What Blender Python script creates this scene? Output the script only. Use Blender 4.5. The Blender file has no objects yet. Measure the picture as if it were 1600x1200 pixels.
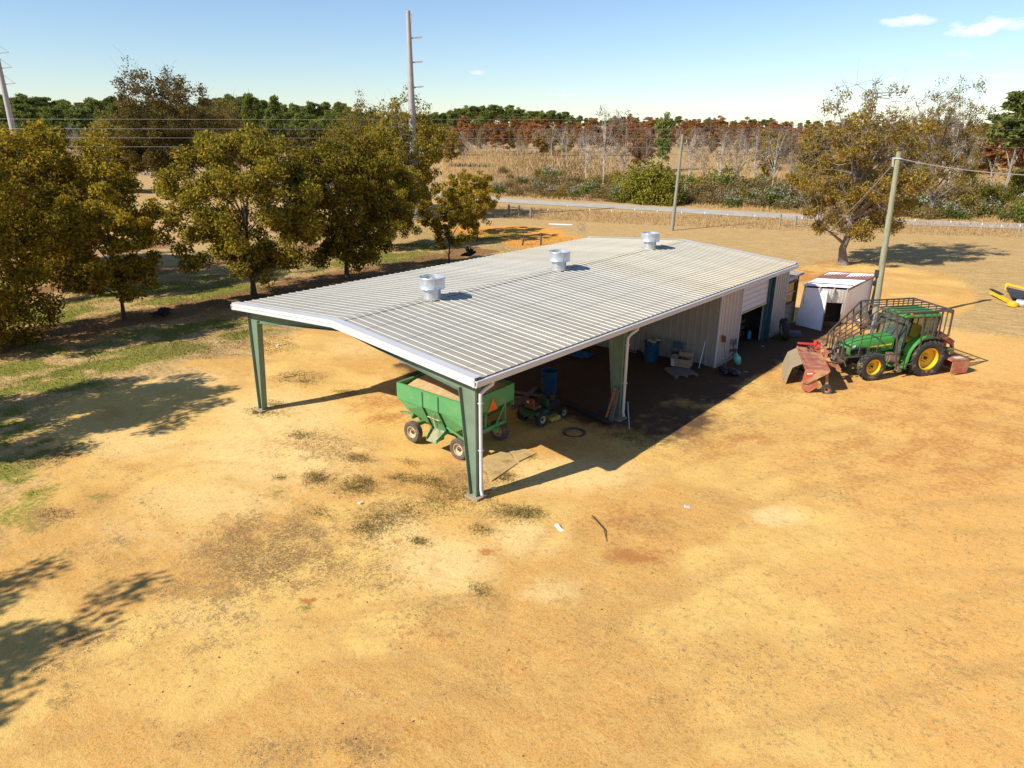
import bpy, math, random
import numpy as np
from mathutils import Vector, Matrix, Euler
R_ = math.radians
scene = bpy.context.scene
COL = scene.collection
rng = np.random.default_rng(7)
random.seed(7)

# ------------------------------------------------------------------ camera, sky, sun, exposure
CAMP = np.array([12.1135, -12.5491, 10.2]); FOC = 1114.78
def _rot(yaw, pitch, roll):
    cy, sy = math.cos(yaw), math.sin(yaw); c, s = math.cos(pitch), math.sin(pitch)
    F = np.array([-sy*c, cy*c, -s]); R0 = np.array([cy, sy, 0.]); U0 = np.cross(R0, F)
    cr, sr = math.cos(roll), math.sin(roll)
    return F, R0*cr+U0*sr, -R0*sr+U0*cr
CF, CR, CU = _rot(.7125, .3503, .0082)
cam_d = bpy.data.cameras.new('camera'); cam = bpy.data.objects.new('camera', cam_d); COL.objects.link(cam)
cam_d.sensor_width = 36; cam_d.lens = 36*FOC/1600; cam_d.clip_end = 6000; cam_d.clip_start = .1
cam.matrix_world = Matrix(((CR[0], CU[0], -CF[0], CAMP[0]), (CR[1], CU[1], -CF[1], CAMP[1]), (CR[2], CU[2], -CF[2], CAMP[2]), (0, 0, 0, 1)))
scene.camera = cam

SUNV = Vector((-.47, -1.2, 1.0)).normalized()          # towards the sun
w = bpy.data.worlds.new('World'); scene.world = w; w.use_nodes = True
nt = w.node_tree; nt.nodes.clear()
out = nt.nodes.new('ShaderNodeOutputWorld'); bg = nt.nodes.new('ShaderNodeBackground')
sky = nt.nodes.new('ShaderNodeTexSky'); sky.sky_type = 'NISHITA'; sky.sun_disc = False
sky.sun_elevation = math.asin(SUNV.z); sky.sun_rotation = math.atan2(SUNV.x, SUNV.y)
sky.altitude = 0; sky.air_density = 1.0; sky.dust_density = .0; sky.ozone_density = 1.0
bg.inputs['Strength'].default_value = .086
# clear blue air, a few small thin clouds
tc = nt.nodes.new('ShaderNodeTexCoord')
def _m(op, a, b=None, clamp=False):
    n = nt.nodes.new('ShaderNodeMath'); n.operation = op; n.use_clamp = clamp
    for k, q in enumerate((a, b)):
        if q is None: continue
        if hasattr(q, 'is_linked'): nt.links.new(q, n.inputs[k])
        else: n.inputs[k].default_value = q
    return n.outputs[0]
mul = nt.nodes.new('ShaderNodeMixRGB'); mul.blend_type = 'MULTIPLY'; mul.inputs[0].default_value = 1; mul.inputs[2].default_value = (.90, 1.03, 1.24, 1)
nt.links.new(sky.outputs[0], mul.inputs[1])
hs = nt.nodes.new('ShaderNodeHueSaturation'); hs.inputs['Saturation'].default_value = .98; hs.inputs['Value'].default_value = 1.0
nt.links.new(mul.outputs[0], hs.inputs['Color']); skyc = hs.outputs[0]
nz = nt.nodes.new('ShaderNodeTexNoise'); nz.inputs['Scale'].default_value = 38; nz.inputs['Detail'].default_value = 6; nz.inputs['Roughness'].default_value = .65
mp = nt.nodes.new('ShaderNodeMapping'); mp.inputs['Scale'].default_value = (1, 1, 2.6); nt.links.new(tc.outputs['Generated'], mp.inputs[0]); nt.links.new(mp.outputs[0], nz.inputs[0])
for (u, v, a, b_, k) in ((1420, 32, .034, .0085, .95), (1556, 40, .052, .011, 1.), (1505, 52, .030, .006, .6), (745, 113, .016, .004, .5), (1395, 124, .014, .004, .4), (1560, 118, .03, .004, .35), (880, 148, .03, .003, .4), (1080, 183, .10, .003, .5), (1500, 84, .02, .004, .3), (-200, 60, .09, .016, .9), (1900, 70, .08, .015, .9)):
    d = CF + (u-800)/FOC*CR - (v-600)/FOC*CU; d = d/np.linalg.norm(d); rt_ = np.cross(d, (0, 0, 1)); rt_ /= np.linalg.norm(rt_); up_ = np.cross(rt_, d)
    sb = nt.nodes.new('ShaderNodeVectorMath'); sb.operation = 'SUBTRACT'; nt.links.new(tc.outputs['Generated'], sb.inputs[0]); sb.inputs[1].default_value = tuple(d)
    q = []
    for ax, sc in ((rt_, a), (up_, b_)):
        dp = nt.nodes.new('ShaderNodeVectorMath'); dp.operation = 'DOT_PRODUCT'; nt.links.new(sb.outputs[0], dp.inputs[0]); dp.inputs[1].default_value = tuple(ax/sc); q.append(_m('POWER', _m('ABSOLUTE', dp.outputs['Value']), 2.))
    r_ = _m('ADD', q[0], q[1]); f_ = _m('SUBTRACT', _m('MULTIPLY', nz.outputs[0], 2.6), _m('ADD', r_, .62)); f_ = _m('MULTIPLY', f_, k*.9, True)
    cm = nt.nodes.new('ShaderNodeMixRGB'); cm.inputs[2].default_value = (11.5, 10.6, 11.4, 1); nt.links.new(f_, cm.inputs[0]); nt.links.new(skyc, cm.inputs[1]); skyc = cm.outputs[0]
nt.links.new(skyc, bg.inputs[0]); nt.links.new(bg.outputs[0], out.inputs[0])
sd = bpy.data.lights.new('sun', 'SUN'); sd.energy = 4.9; sd.angle = R_(.53); sd.color = (1.0, .95, .84)
sun = bpy.data.objects.new('sun', sd); COL.objects.link(sun)
sun.rotation_euler = SUNV.to_track_quat('Z', 'Y').to_euler()
scene.view_settings.view_transform = 'Standard'; scene.view_settings.look = 'None'
scene.view_settings.exposure = .46; scene.view_settings.gamma = 1; scene.view_settings.use_curve_mapping = False

# ------------------------------------------------------------------ survey helpers (the lie of the land)
def gz(x, y): return .21 + 1.44*np.tanh(x/40) + .68*np.tanh(y/40)
def at(u, v, z=None):
    """ground point (or point at height z) seen at a survey mark of the photograph"""
    d = CF + (u-800)/FOC*CR - (v-600)/FOC*CU
    zz = 0. if z is None else z
    for _ in range(40 if z is None else 1):
        p = CAMP + (zz-CAMP[2])/d[2]*d
        if z is None: zz = .5*zz + .5*float(gz(p[0], p[1]))
    return float(p[0]), float(p[1]), float(gz(p[0], p[1]) if z is None else z)
def top_height(u, v, x, y):
    """height over the ground of a thing standing at x, y whose top is seen at row v"""
    d = CF + (u-800)/FOC*CR - (v-600)/FOC*CU
    t = math.hypot(x-CAMP[0], y-CAMP[1])/math.hypot(d[0], d[1])
    return float(CAMP[2] + t*d[2] - gz(x, y))

def _hash(i, j, s):
    n = np.sin(i*127.1 + j*311.7 + s*74.7)*43758.5453
    return n - np.floor(n)
def vnoise(x, y, s=0):
    xi, yi = np.floor(x), np.floor(y); fx, fy = x-xi, y-yi
    fx = fx*fx*(3-2*fx); fy = fy*fy*(3-2*fy)
    return (_hash(xi, yi, s)*(1-fx)+_hash(xi+1, yi, s)*fx)*(1-fy) + (_hash(xi, yi+1, s)*(1-fx)+_hash(xi+1, yi+1, s)*fx)*fy
def fbm(x, y, s=0, o=4):
    a, t, f, m = 0, 0, 1., 1.
    for k in range(o):
        a = a + m*vnoise(x*f+17*k, y*f-9*k, s+k); t += m; m *= .5; f *= 2.03
    return a/t

# ------------------------------------------------------------------ materials
MATS = {}
def _noise(nt, scale, detail=4, vec=None, rough=.6):
    n = nt.nodes.new('ShaderNodeTexNoise'); n.inputs['Scale'].default_value = scale; n.inputs['Detail'].default_value = detail
    n.inputs['Roughness'].default_value = rough
    if vec is not None: nt.links.new(vec, n.inputs['Vector'])
    return n
def _ramp(nt, a, b, src, ca=(0, 0, 0, 1), cb=(1, 1, 1, 1)):
    r = nt.nodes.new('ShaderNodeValToRGB'); r.color_ramp.elements[0].position = a; r.color_ramp.elements[1].position = b
    r.color_ramp.elements[0].color = ca; r.color_ramp.elements[1].color = cb
    nt.links.new(src, r.inputs[0]); return r
def _mix(nt, fac, a, b, mode='MIX'):
    m = nt.nodes.new('ShaderNodeMixRGB'); m.blend_type = mode
    for k, s in ((0, fac), (1, a), (2, b)):
        if hasattr(s, 'is_linked'): nt.links.new(s, m.inputs[k])
        elif isinstance(s, (tuple, list)): m.inputs[k].default_value = (s[0], s[1], s[2], 1)
        else: m.inputs[k].default_value = s
    return m.outputs[0]
def pm(name, col, rough=.6, metal=0., var=.18, scale=3., dirt=None, dirt_amt=.5, dscale=2.5, bump=.0, bscale=30., emis=None, spec=None, stretch=None, alpha=None):
    """painted / plain surface with uneven tone, optional dirt patches and fine relief"""
    if name in MATS: return MATS[name]
    m = bpy.data.materials.new(name); m.use_nodes = True; t = m.node_tree; b = t.nodes['Principled BSDF']
    tcn = t.nodes.new('ShaderNodeTexCoord'); vec = tcn.outputs['Object']
    if stretch:
        mpn = t.nodes.new('ShaderNodeMapping'); mpn.inputs['Scale'].default_value = stretch
        t.links.new(vec, mpn.inputs[0]); vec = mpn.outputs[0]
    n1 = _noise(t, scale, 5, vec)
    dark = tuple(c*(1-var) for c in col); lite = tuple(min(.95, c*(1+var)) for c in col)
    c = _ramp(t, .3, .7, n1.outputs[0], (*dark, 1), (*lite, 1)).outputs[0]
    if dirt:
        n2 = _noise(t, dscale, 6, vec, .7)
        lo = .72-.42*dirt_amt
        c = _mix(t, _ramp(t, lo, lo+.16, n2.outputs[0]).outputs[0], c, dirt)
    t.links.new(c, b.inputs['Base Color'])
    b.inputs['Roughness'].default_value = rough; b.inputs['Metallic'].default_value = metal
    if spec is not None: b.inputs['Specular IOR Level'].default_value = spec
    if bump:
        n3 = _noise(t, bscale, 4, tcn.outputs['Object']); bp = t.nodes.new('ShaderNodeBump'); bp.inputs['Strength'].default_value = bump
        bp.inputs['Distance'].default_value = .02
        t.links.new(n3.outputs[0], bp.inputs['Height']); t.links.new(bp.outputs[0], b.inputs['Normal'])
    if emis:
        b.inputs['Emission Color'].default_value = (*emis, 1); b.inputs['Emission Strength'].default_value = 1
    if alpha is not None:
        b.inputs['Transmission Weight'].default_value = alpha
    MATS[name] = m; return m
def leafmat(name, cols, trans=.3, ovar=.25):
    """leaves: each leaf picks its own tone from the list; every plant is shifted a little too"""
    if name in MATS: return MATS[name]
    m = bpy.data.materials.new(name); m.use_nodes = True; t = m.node_tree; t.nodes.remove(t.nodes['Principled BSDF'])
    g = t.nodes.new('ShaderNodeNewGeometry'); oi = t.nodes.new('ShaderNodeObjectInfo')
    r = t.nodes.new('ShaderNodeValToRGB'); r.color_ramp.interpolation = 'LINEAR'
    els = r.color_ramp.elements
    while len(els) < len(cols): els.new(.5)
    for i, c in enumerate(cols): els[i].position = i/(len(cols)-1); els[i].color = (*c, 1)
    tcn = t.nodes.new('ShaderNodeTexCoord'); n = _noise(t, .55, 3, tcn.outputs['Object'])
    mm = t.nodes.new('ShaderNodeMath'); mm.operation = 'MULTIPLY_ADD'; mm.inputs[1].default_value = .9; mm.inputs[2].default_value = -.45
    t.links.new(n.outputs[0], mm.inputs[0])
    ad = t.nodes.new('ShaderNodeMath'); ad.operation = 'ADD'; ad.use_clamp = True
    t.links.new(g.outputs['Random Per Island'], ad.inputs[0]); t.links.new(mm.outputs[0], ad.inputs[1]); t.links.new(ad.outputs[0], r.inputs[0])
    m2 = t.nodes.new('ShaderNodeMath'); m2.operation = 'MULTIPLY_ADD'; m2.inputs[1].default_value = ovar*2; m2.inputs[2].default_value = 1-ovar
    t.links.new(oi.outputs['Random'], m2.inputs[0])
    hsn = t.nodes.new('ShaderNodeHueSaturation'); t.links.new(r.outputs[0], hsn.inputs['Color']); t.links.new(m2.outputs[0], hsn.inputs['Value'])
    d = t.nodes.new('ShaderNodeBsdfDiffuse'); tr = t.nodes.new('ShaderNodeBsdfTranslucent'); ms = t.nodes.new('ShaderNodeMixShader')
    ms.inputs[0].default_value = trans
    t.links.new(hsn.outputs[0], d.inputs[0]); t.links.new(hsn.outputs[0], tr.inputs[0])
    t.links.new(d.outputs[0], ms.inputs[1]); t.links.new(tr.outputs[0], ms.inputs[2])
    t.links.new(ms.outputs[0], t.nodes['Material Output'].inputs[0])
    MATS[name] = m; return m

# ------------------------------------------------------------------ mesh builder
class MB:
    def __init__(s): s.v = []; s.f = []; s.m = []; s.n = 0; s.mi = 0
    def add(s, vs, fs):
        vs = [tuple(map(float, q)) for q in vs]; o = s.n
        s.v += vs; s.n += len(vs)
        for f in fs: s.f.append(tuple(o+i for i in f)); s.m.append(s.mi)
        return s
    def box(s, c, d, rot=None, taper=None):
        hx, hy, hz = d[0]/2, d[1]/2, d[2]/2
        vs = [Vector((x*hx, y*hy, z*hz)) for z in (-1, 1) for y in (-1, 1) for x in (-1, 1)]
        if taper: vs = [Vector((q.x*(taper if q.z > 0 else 1), q.y*(taper if q.z > 0 else 1), q.z)) for q in vs]
        if rot is not None:
            M = Euler(rot).to_matrix() if not isinstance(rot, Matrix) else rot
            vs = [M @ q for q in vs]
        c = Vector(c)
        return s.add([q+c for q in vs], [(0, 2, 3, 1), (4, 5, 7, 6), (0, 1, 5, 4), (2, 6, 7, 3), (0, 4, 6, 2), (1, 3, 7, 5)])
    def bar(s, a, b, w, h=None, up=(0, 0, 1)):
        """square bar between two points"""
        a, b = Vector(a), Vector(b); h = h or w; d = (b-a); L = d.length; d = d/L
        u = Vector(up)
        if abs(d.dot(u)) > .98: u = Vector((1, 0, 0))
        x = d.cross(u).normalized(); y = x.cross(d)
        vs = [p + x*(i*w/2) + y*(j*h/2) for p in (a, b) for j in (-1, 1) for i in (-1, 1)]
        return s.add(vs, [(0, 1, 3, 2), (4, 6, 7, 5), (0, 4, 5, 1), (2, 3, 7, 6), (0, 2, 6, 4), (1, 5, 7, 3)])
    def tube(s, pts, r, n=8, cap=True):
        pts = [Vector(p) for p in pts]; k = len(pts)
        rs = r if isinstance(r, (list, tuple, np.ndarray)) else [r]*k
        rings = []; ref = None
        for i, p in enumerate(pts):
            d = (pts[min(i+1, k-1)] - pts[max(i-1, 0)])
            if d.length < 1e-9: d = Vector((0, 0, 1))
            d.normalize()
            if ref is None: ref = Vector((0, 0, 1)) if abs(d.z) < .9 else Vector((1, 0, 0))
            x = d.cross(ref).normalized(); y = x.cross(d).normalized(); ref = y if False else ref
            rings.append([p + (x*math.cos(2*math.pi*j/n) + y*math.sin(2*math.pi*j/n))*rs[i] for j in range(n)])
        vs = [q for g in rings for q in g]
        fs = [(i*n+j, i*n+(j+1) % n, (i+1)*n+(j+1) % n, (i+1)*n+j) for i in range(k-1) for j in range(n)]
        if cap: fs += [tuple(range(n-1, -1, -1)), tuple((k-1)*n+j for j in range(n))]
        return s.add(vs, fs)
    def lathe(s, prof, c=(0, 0, 0), axis='z', n=24, closed=False):
        """prof: list of (radius, along axis)"""
        vs = []
        for r, h in prof:
            for j in range(n):
                a = 2*math.pi*j/n; x, y = r*math.cos(a), r*math.sin(a)
                q = (x, y, h) if axis == 'z' else ((x, h, y) if axis == 'y' else (h, x, y))
                vs.append((q[0]+c[0], q[1]+c[1], q[2]+c[2]))
        k = len(prof); rg = range(k if closed else k-1)
        fs = [(i*n+j, i*n+(j+1) % n, ((i+1) % k)*n+(j+1) % n, ((i+1) % k)*n+j) for i in rg for j in range(n)]
        return s.add(vs, fs)
    def prism(s, poly, ext, off=(0, 0, 0)):
        """polygon (3D points) pushed along the vector ext"""
        o = Vector(off); e = Vector(ext); P = [Vector(p)+o for p in poly]; k = len(P)
        vs = P + [p+e for p in P]
        fs = [tuple(range(k-1, -1, -1)), tuple(range(k, 2*k))] + [(i, (i+1) % k, k+(i+1) % k, k+i) for i in range(k)]
        return s.add(vs, fs)
    def plate(s, quad, th):
        """4-gon with thickness along its normal"""
        q = [Vector(p) for p in quad]; nrm = (q[1]-q[0]).cross(q[-1]-q[0]).normalized()
        return s.prism(q, nrm*th)
    def mesh(s, name, mats, smooth=False):
        me = bpy.data.meshes.new(name); me.from_pydata(s.v, [], s.f)
        mats = mats if isinstance(mats, (list, tuple)) else [mats]
        for m in mats: me.materials.append(m)
        if len(mats) > 1: me.polygons.foreach_set('material_index', s.m)
        if smooth:
            me.polygons.foreach_set('use_smooth', [True]*len(me.polygons))
            try: me.set_sharp_from_angle(angle=R_(38))
            except Exception: pass
        me.update(); return me
    def build(s, name, mats, parent=None, smooth=False, label=None, bevel=0):
        me = s.mesh(name, mats, smooth)
        import bmesh
        bm = bmesh.new(); bm.from_mesh(me); bmesh.ops.recalc_face_normals(bm, faces=bm.faces); bm.to_mesh(me); bm.free()
        o = link(name, me, parent)
        if label: o['label'] = label
        if bevel:
            bv = o.modifiers.new('bevel', 'BEVEL'); bv.width = bevel; bv.segments = 2; bv.limit_method = 'ANGLE'; bv.angle_limit = R_(40)
        return o
def link(name, me, parent=None, loc=None, rz=None):
    o = bpy.data.objects.new(name, me); COL.objects.link(o)
    if parent: o.parent = parent
    if loc: o.location = loc
    if rz is not None: o.rotation_euler = (0, 0, rz)
    return o
def tag(o, label=None, cat=None, group=None, kind=None):
    if label: o['label'] = label
    if cat: o['category'] = cat
    if group: o['group'] = group
    if kind: o['kind'] = kind
    return o
def thing(name, label, cat, loc=(0, 0, 0), rz=0, group=None):
    return tag(link(name, None, None, loc, rz), label, cat, group)
def copy_tree(o, parent=None):
    c = o.copy(); COL.objects.link(c)
    if parent: c.parent = parent
    for ch in list(o.children): copy_tree(ch, c)
    return c
def arr_mesh(name, V, Fq, mats, mi=None, nv=4):
    """fast mesh from numpy arrays: V (n,3), Fq (m,nv)"""
    me = bpy.data.meshes.new(name); V = np.asarray(V, np.float32); Fq = np.asarray(Fq, np.int32)
    me.vertices.add(len(V)); me.vertices.foreach_set('co', V.ravel())
    me.loops.add(Fq.size); me.loops.foreach_set('vertex_index', Fq.ravel())
    me.polygons.add(len(Fq)); me.polygons.foreach_set('loop_start', np.arange(0, Fq.size, nv, dtype=np.int32))
    me.polygons.foreach_set('loop_total', np.full(len(Fq), nv, np.int32))
    for m in (mats if isinstance(mats, (list, tuple)) else [mats]): me.materials.append(m)
    if mi is not None: me.polygons.foreach_set('material_index', np.asarray(mi, np.int32))
    me.update(calc_edges=True); return me

# ------------------------------------------------------------------ THE GROUND
def axis_pts(lo, hi, step, far_lo, far_hi, g=1.16):
    a = list(np.arange(lo, hi+1e-6, step)); s = step
    while a[-1] < far_hi: s *= g; a.append(a[-1]+s)
    s = step
    while a[0] > far_lo: s *= g; a.insert(0, a[0]-s)
    return np.array(a)
gx = axis_pts(-36, 16, .15, -3200, 2600); gy = axis_pts(-14, 44, .15, -900, 3400)
X, Y = np.meshgrid(gx, gy)
def ell(u, v, ru, rv, soft=.45):
    """soft round patch of ground, 1 inside, 0 outside"""
    c = np.array(at(u, v)[:2]); a = (np.array(at(u+ru, v)[:2])-c); b = (np.array(at(u, v-rv)[:2])-np.array(at(u, v+rv)[:2]))/2
    M = np.linalg.inv(np.array([a, b]).T)
    q = M @ np.array([(X-c[0]).ravel(), (Y-c[1]).ravel()]); r = np.sqrt((q**2).sum(0)).reshape(X.shape)
    return np.clip((1+soft/2-r)/soft, 0, 1)
n_big = fbm(X*.12, Y*.12, 3); n_mid = fbm(X*.5, Y*.5, 11); n_f = fbm(X*1.7, Y*1.7, 23)
edge = (n_mid-.5)*7 + (n_f-.5)*2.2
def sm(a, b, x): t = np.clip((x-a)/(b-a), 0, 1); return t*t*(3-2*t)
lawn_l = 1-sm(-20.6, -18.2, X + edge*.55 + .22*np.maximum(Y-4, 0))              # dry lawn of the orchard
lawn_n = sm(31, 36, Y + edge*.8 - .35*X)                                   # mown dry field towards the road
lawn_r = sm(-.6, .6, (X-4.6)*.8 + (Y-30)*.30 + edge*.5)*sm(26, 29, Y)
corner = (1-sm(-1.0, 1.6, (X+20)*.42 + (Y+4)*.9 + edge*.35))*(1-sm(-9, -5.5, X))
dry = np.maximum.reduce([lawn_l, lawn_n*.98, lawn_r, corner*.62])
yard_back = ell(1330, 445, 190, 36)+ell(1450, 470, 70, 26); dry = dry*(1-np.clip(yard_back, 0, 1)*.9)
green = np.zeros_like(X)
rowdir = X+31-.0*Y
for x0 in (-22.6, -25.6, -35.6, -38.8, -49, -51.5, -62):
    green = np.maximum(green, np.exp(-((X-x0+edge*.35)/1.5)**2)*sm(.34, .58, n_mid)*1.0*(Y < 45))
for (u, v, a, b, k) in ((10, 680, 90, 60, .8), (10, 800, 80, 70, .55), (80, 690, 90, 30, .5), (95, 600, 75, 16, .9), (90, 490, 120, 14, .9), (20, 750, 70, 40, .8), (10, 845, 40, 25, .6), (410, 642, 30, 9, .9),
                     (640, 405, 80, 10, 1.), (330, 455, 110, 10, 1.), (300, 470, 120, 8, .9), (180, 545, 160, 12, .8), (460, 420, 90, 10, .6), (330, 440, 110, 14, .6), (250, 525, 90, 14, .6), (545, 760, 34, 8, .5), (790, 722, 16, 4, .8), (370, 880, 40, 20, .35), (120, 890, 60, 26, .35), (1440, 470, 60, 9, .3)):
    green = np.maximum(green, ell(u, v, a, b, .9)*k*sm(.3, .55, n_f*.5+n_mid*.5))
mulch = np.zeros_like(X)
for x0 in (-31.2, -44.5, -57.5): mulch = np.maximum(mulch, (1-sm(1.2, 2.6, np.abs(X-x0)+edge*.35))*(Y < 34))
litter = np.zeros_like(X)
for (u, v, a, b, k) in ((430, 860, 170, 75, .95), (560, 905, 90, 40, .7), (400, 930, 120, 60, .75), (300, 1000, 120, 60, .5), (700, 760, 110, 40, .95), (790, 800, 70, 20, .8), (610, 800, 60, 30, .8), (480, 745, 50, 16, .9), (555, 762, 40, 14, .95),
                     (560, 716, 30, 8, .9), (640, 745, 60, 12, .8), (480, 680, 40, 12, .7), (160, 990, 170, 60, .35), (250, 850, 140, 70, .35), (700, 960, 90, 50, .55), (770, 930, 50, 30, .6), (980, 830, 80, 40, .55), (930, 900, 110, 50, .5),
                     (1050, 960, 260, 90, .42), (1300, 1040, 300, 120, .4), (800, 1060, 200, 60, .35), (590, 1010, 120, 50, .4), (1230, 610, 110, 20, .4), (1160, 660, 60, 24, .55), (470, 590, 60, 14, .6), (440, 640, 60, 14, .6), (540, 610, 60, 10, .5), (350, 540, 140, 20, .45), (300, 940, 260, 120, .3),
                     (1500, 900, 200, 60, .25), (960, 665, 60, 20, .6), (880, 690, 60, 12, .35), (1010, 690, 60, 16, .5)):
    litter = np.maximum(litter, ell(u, v, a, b, .9)*k*sm(.3, .6, n_f*.45+n_mid*.55))
rl = random.Random(12)
for _ in range(70):
    u, v = rl.uniform(60, 860), rl.uniform(690, 1190); k = rl.uniform(.35, .85)*(1 if u < 600 else .6); a = rl.uniform(18, 80)
    litter = np.maximum(litter, ell(u, v, a, a*rl.uniform(.25, .5), 1.0)*k*sm(.36, .58, n_f*.6+n_mid*.4))
for _ in range(26):
    u, v = rl.uniform(860, 1560), rl.uniform(680, 1190); k = rl.uniform(.25, .55); a = rl.uniform(14, 60)
    litter = np.maximum(litter, ell(u, v, a, a*rl.uniform(.25, .5), 1.0)*k*sm(.36, .58, n_f*.6+n_mid*.4))
for _ in range(26):
    u, v = rl.uniform(0, 480), rl.uniform(760, 1000); a = rl.uniform(8, 26)
    green = np.maximum(green, ell(u, v, a, a*.4, 1.0)*rl.uniform(.3, .6)*sm(.4, .6, n_f))
rust = np.zeros_like(X)
for (u, v, a, b, k) in ((990, 815, 95, 36, .55), (1000, 865, 60, 16, .8), (1075, 825, 60, 20, .45), (482, 937, 16, 5, 1.), (540, 930, 22, 7, .8), (655, 995, 50, 18, .5), (760, 862, 14, 7, .8), (770, 970, 20, 12, .5), (620, 845, 12, 5, .6), (590, 630, 60, 20, .5), (620, 655, 60, 14, .6), (600, 610, 40, 8, .4),
                     (1170, 685, 50, 12, .6), (1340, 640, 60, 12, .5), (1420, 608, 70, 8, .5), (1300, 560, 60, 20, .3), (1240, 430, 70, 14, .7), (1300, 412, 40, 8, .6), (870, 1030, 160, 40, .3), (1450, 700, 260, 80, .5), (1300, 600, 160, 30, .45), (1500, 620, 160, 40, .5), (1150, 620, 60, 20, .5), (1100, 700, 80, 20, .5), (600, 1150, 200, 40, .35), (950, 1120, 160, 40, .3), (1500, 1000, 160, 60, .2), (1380, 520, 80, 30, .3), (830, 370, 4, 3, 0), (640, 440, 120, 8, .6), (520, 470, 100, 10, .8), (330, 492, 90, 10, .7), (90, 520, 120, 16, .7)):
    rust = np.maximum(rust, ell(u, v, a, b, .9)*k*(.5+.5*sm(.35, .6, n_f)))
tilled = np.maximum.reduce([ell(800, 364, 80, 11, .25), ell(855, 378, 66, 12, .25), ell(750, 359, 50, 6, .3), ell(672, 345, 36, 6, .3)])
pale = np.zeros_like(X)
for (u, v, a, b, k) in ((440, 650, 120, 50, .8), (430, 700, 160, 60, .75), (330, 780, 140, 40, .6), (690, 880, 90, 50, .75), (620, 830, 60, 40, .6), (1215, 805, 50, 18, .9), (880, 740, 150, 30, .7), (820, 840, 60, 30, .7), (200, 690, 120, 30, .6), (860, 920, 60, 25, .6), (330, 960, 90, 40, .4), (290, 590, 90, 20, .6), (240, 830, 140, 40, .4), (600, 600, 60, 30, .4), (560, 540, 60, 20, .5), (1390, 440, 90, 12, .3), (1500, 520, 90, 30, .35), (1550, 560, 80, 40, .3)):
    pale = np.maximum(pale, ell(u, v, a, b, 1.0)*k)
def track(pts, wd=.24, gauge=.9):
    P_ = np.array([at(*q)[:2] for q in pts]); 
    for _ in range(3): P_ = np.concatenate([P_[:1]]+[np.stack([.75*P_[i]+.25*P_[i+1], .25*P_[i]+.75*P_[i+1]]) for i in range(len(P_)-1)]+[P_[-1:]])
    dm = np.full(X.shape, 99.); sg = np.zeros(X.shape)
    for a, b_ in zip(P_[:-1], P_[1:]):
        e = b_-a; L = np.linalg.norm(e)+1e-9; e = e/L; px, py = X-a[0], Y-a[1]; tt = np.clip(px*e[0]+py*e[1], 0, L); d_ = np.hypot(px-e[0]*tt, py-e[1]*tt); m = d_ < dm; dm[m] = d_[m]
    return np.maximum(np.exp(-((dm-gauge)/wd)**2), np.exp(-((dm-gauge-.0)/(wd*.6))**2))
tracks = np.zeros_like(X)
for pts, k in ((((560, 1195), (720, 1130), (1000, 1095), (1300, 1045), (1640, 950)), .8), (((0, 1130), (160, 1085), (330, 1010), (480, 1000), (620, 1060)), .7), (((1640, 745), (1350, 765), (1150, 835), (1000, 905), (800, 965), (600, 985)), .9), (((560, 735), (440, 705), (300, 700), (170, 745), (60, 830)), .6),
               (((1640, 615), (1360, 680), (1150, 725), (950, 800), (860, 900), (850, 1040)), .8), (((1640, 860), (1400, 850), (1200, 890), (1050, 980), (980, 1120)), .7), (((1250, 640), (1120, 700), (1010, 800), (960, 900)), .6), (((300, 590), (420, 600), (560, 610), (650, 640)), .5)):
    tracks = np.maximum(tracks, track(pts)*k)
tracks *= .5+.5*sm(.3, .6, vnoise(X*.6, Y*.6, 77)); tracks *= .75+.25*np.sin((X+Y)*22)
under = sm(-12.6, -11.6, X)*(1-sm(-.6, 1.2, X))*sm(5.2, 8.0, Y+edge*.35)*(1-sm(23.5, 25.5, Y))     # trodden dirt, coloured darker to deepen the shade under the roof
under = np.maximum(under, ell(1040, 655, 90, 34, .8)*.75); under = np.maximum(under, sm(-.4, .4, X+.5)*(1-sm(1.2, 2.6, X+edge*.15))*sm(9, 12, Y)*(1-sm(24, 27, Y))*.85)  # same darkening painted along the eave, where the roof shadow lies
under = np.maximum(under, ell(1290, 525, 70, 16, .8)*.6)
orange = np.clip(sm(0, 9, X*.9+Y*.35-4+edge*.6), 0, 1)*(1-lawn_n)                                   # the yard to the right is a deeper orange
brush = sm(80, 92, Y*.965-X*.262+edge)                                                               # rough ground over the road
Z = gz(X, Y)
near = (1-sm(40, 60, np.hypot(X-6, Y-8)))
Z = Z - near*tracks*.045 + near*((n_mid-.5)*.08 + (n_f-.5)*.022 + (fbm(X*5, Y*5, 31, 3)-.5)*.016 + litter*(fbm(X*5, Y*5, 41, 2)-.3)*.06)*(1-.75*under) - .02*near

V = np.stack([X.ravel(), Y.ravel(), Z.ravel()], 1)
ny, nx = X.shape; idx = np.arange(nx*ny).reshape(ny, nx)
Fq = np.stack([idx[:-1, :-1].ravel(), idx[:-1, 1:].ravel(), idx[1:, 1:].ravel(), idx[1:, :-1].ravel()], 1)
gm = bpy.data.materials.new('ground'); gm.use_nodes = True
gme = arr_mesh('ground', V, Fq, gm)
gme.polygons.foreach_set('use_smooth', np.ones(len(Fq), bool))
def attr(name, a, b, c):
    at_ = gme.attributes.new(name, 'FLOAT_VECTOR', 'POINT')
    at_.data.foreach_set('vector', np.stack([a.ravel(), b.ravel(), c.ravel()], 1).astype(np.float32).ravel())
attr('cover', np.clip(dry, 0, 1), np.clip(green, 0, 1), np.clip(litter*.60, 0, 1))
attr('soil', np.clip(rust, 0, 1), np.clip(pale, 0, 1), np.clip(under, 0, 1))
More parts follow.
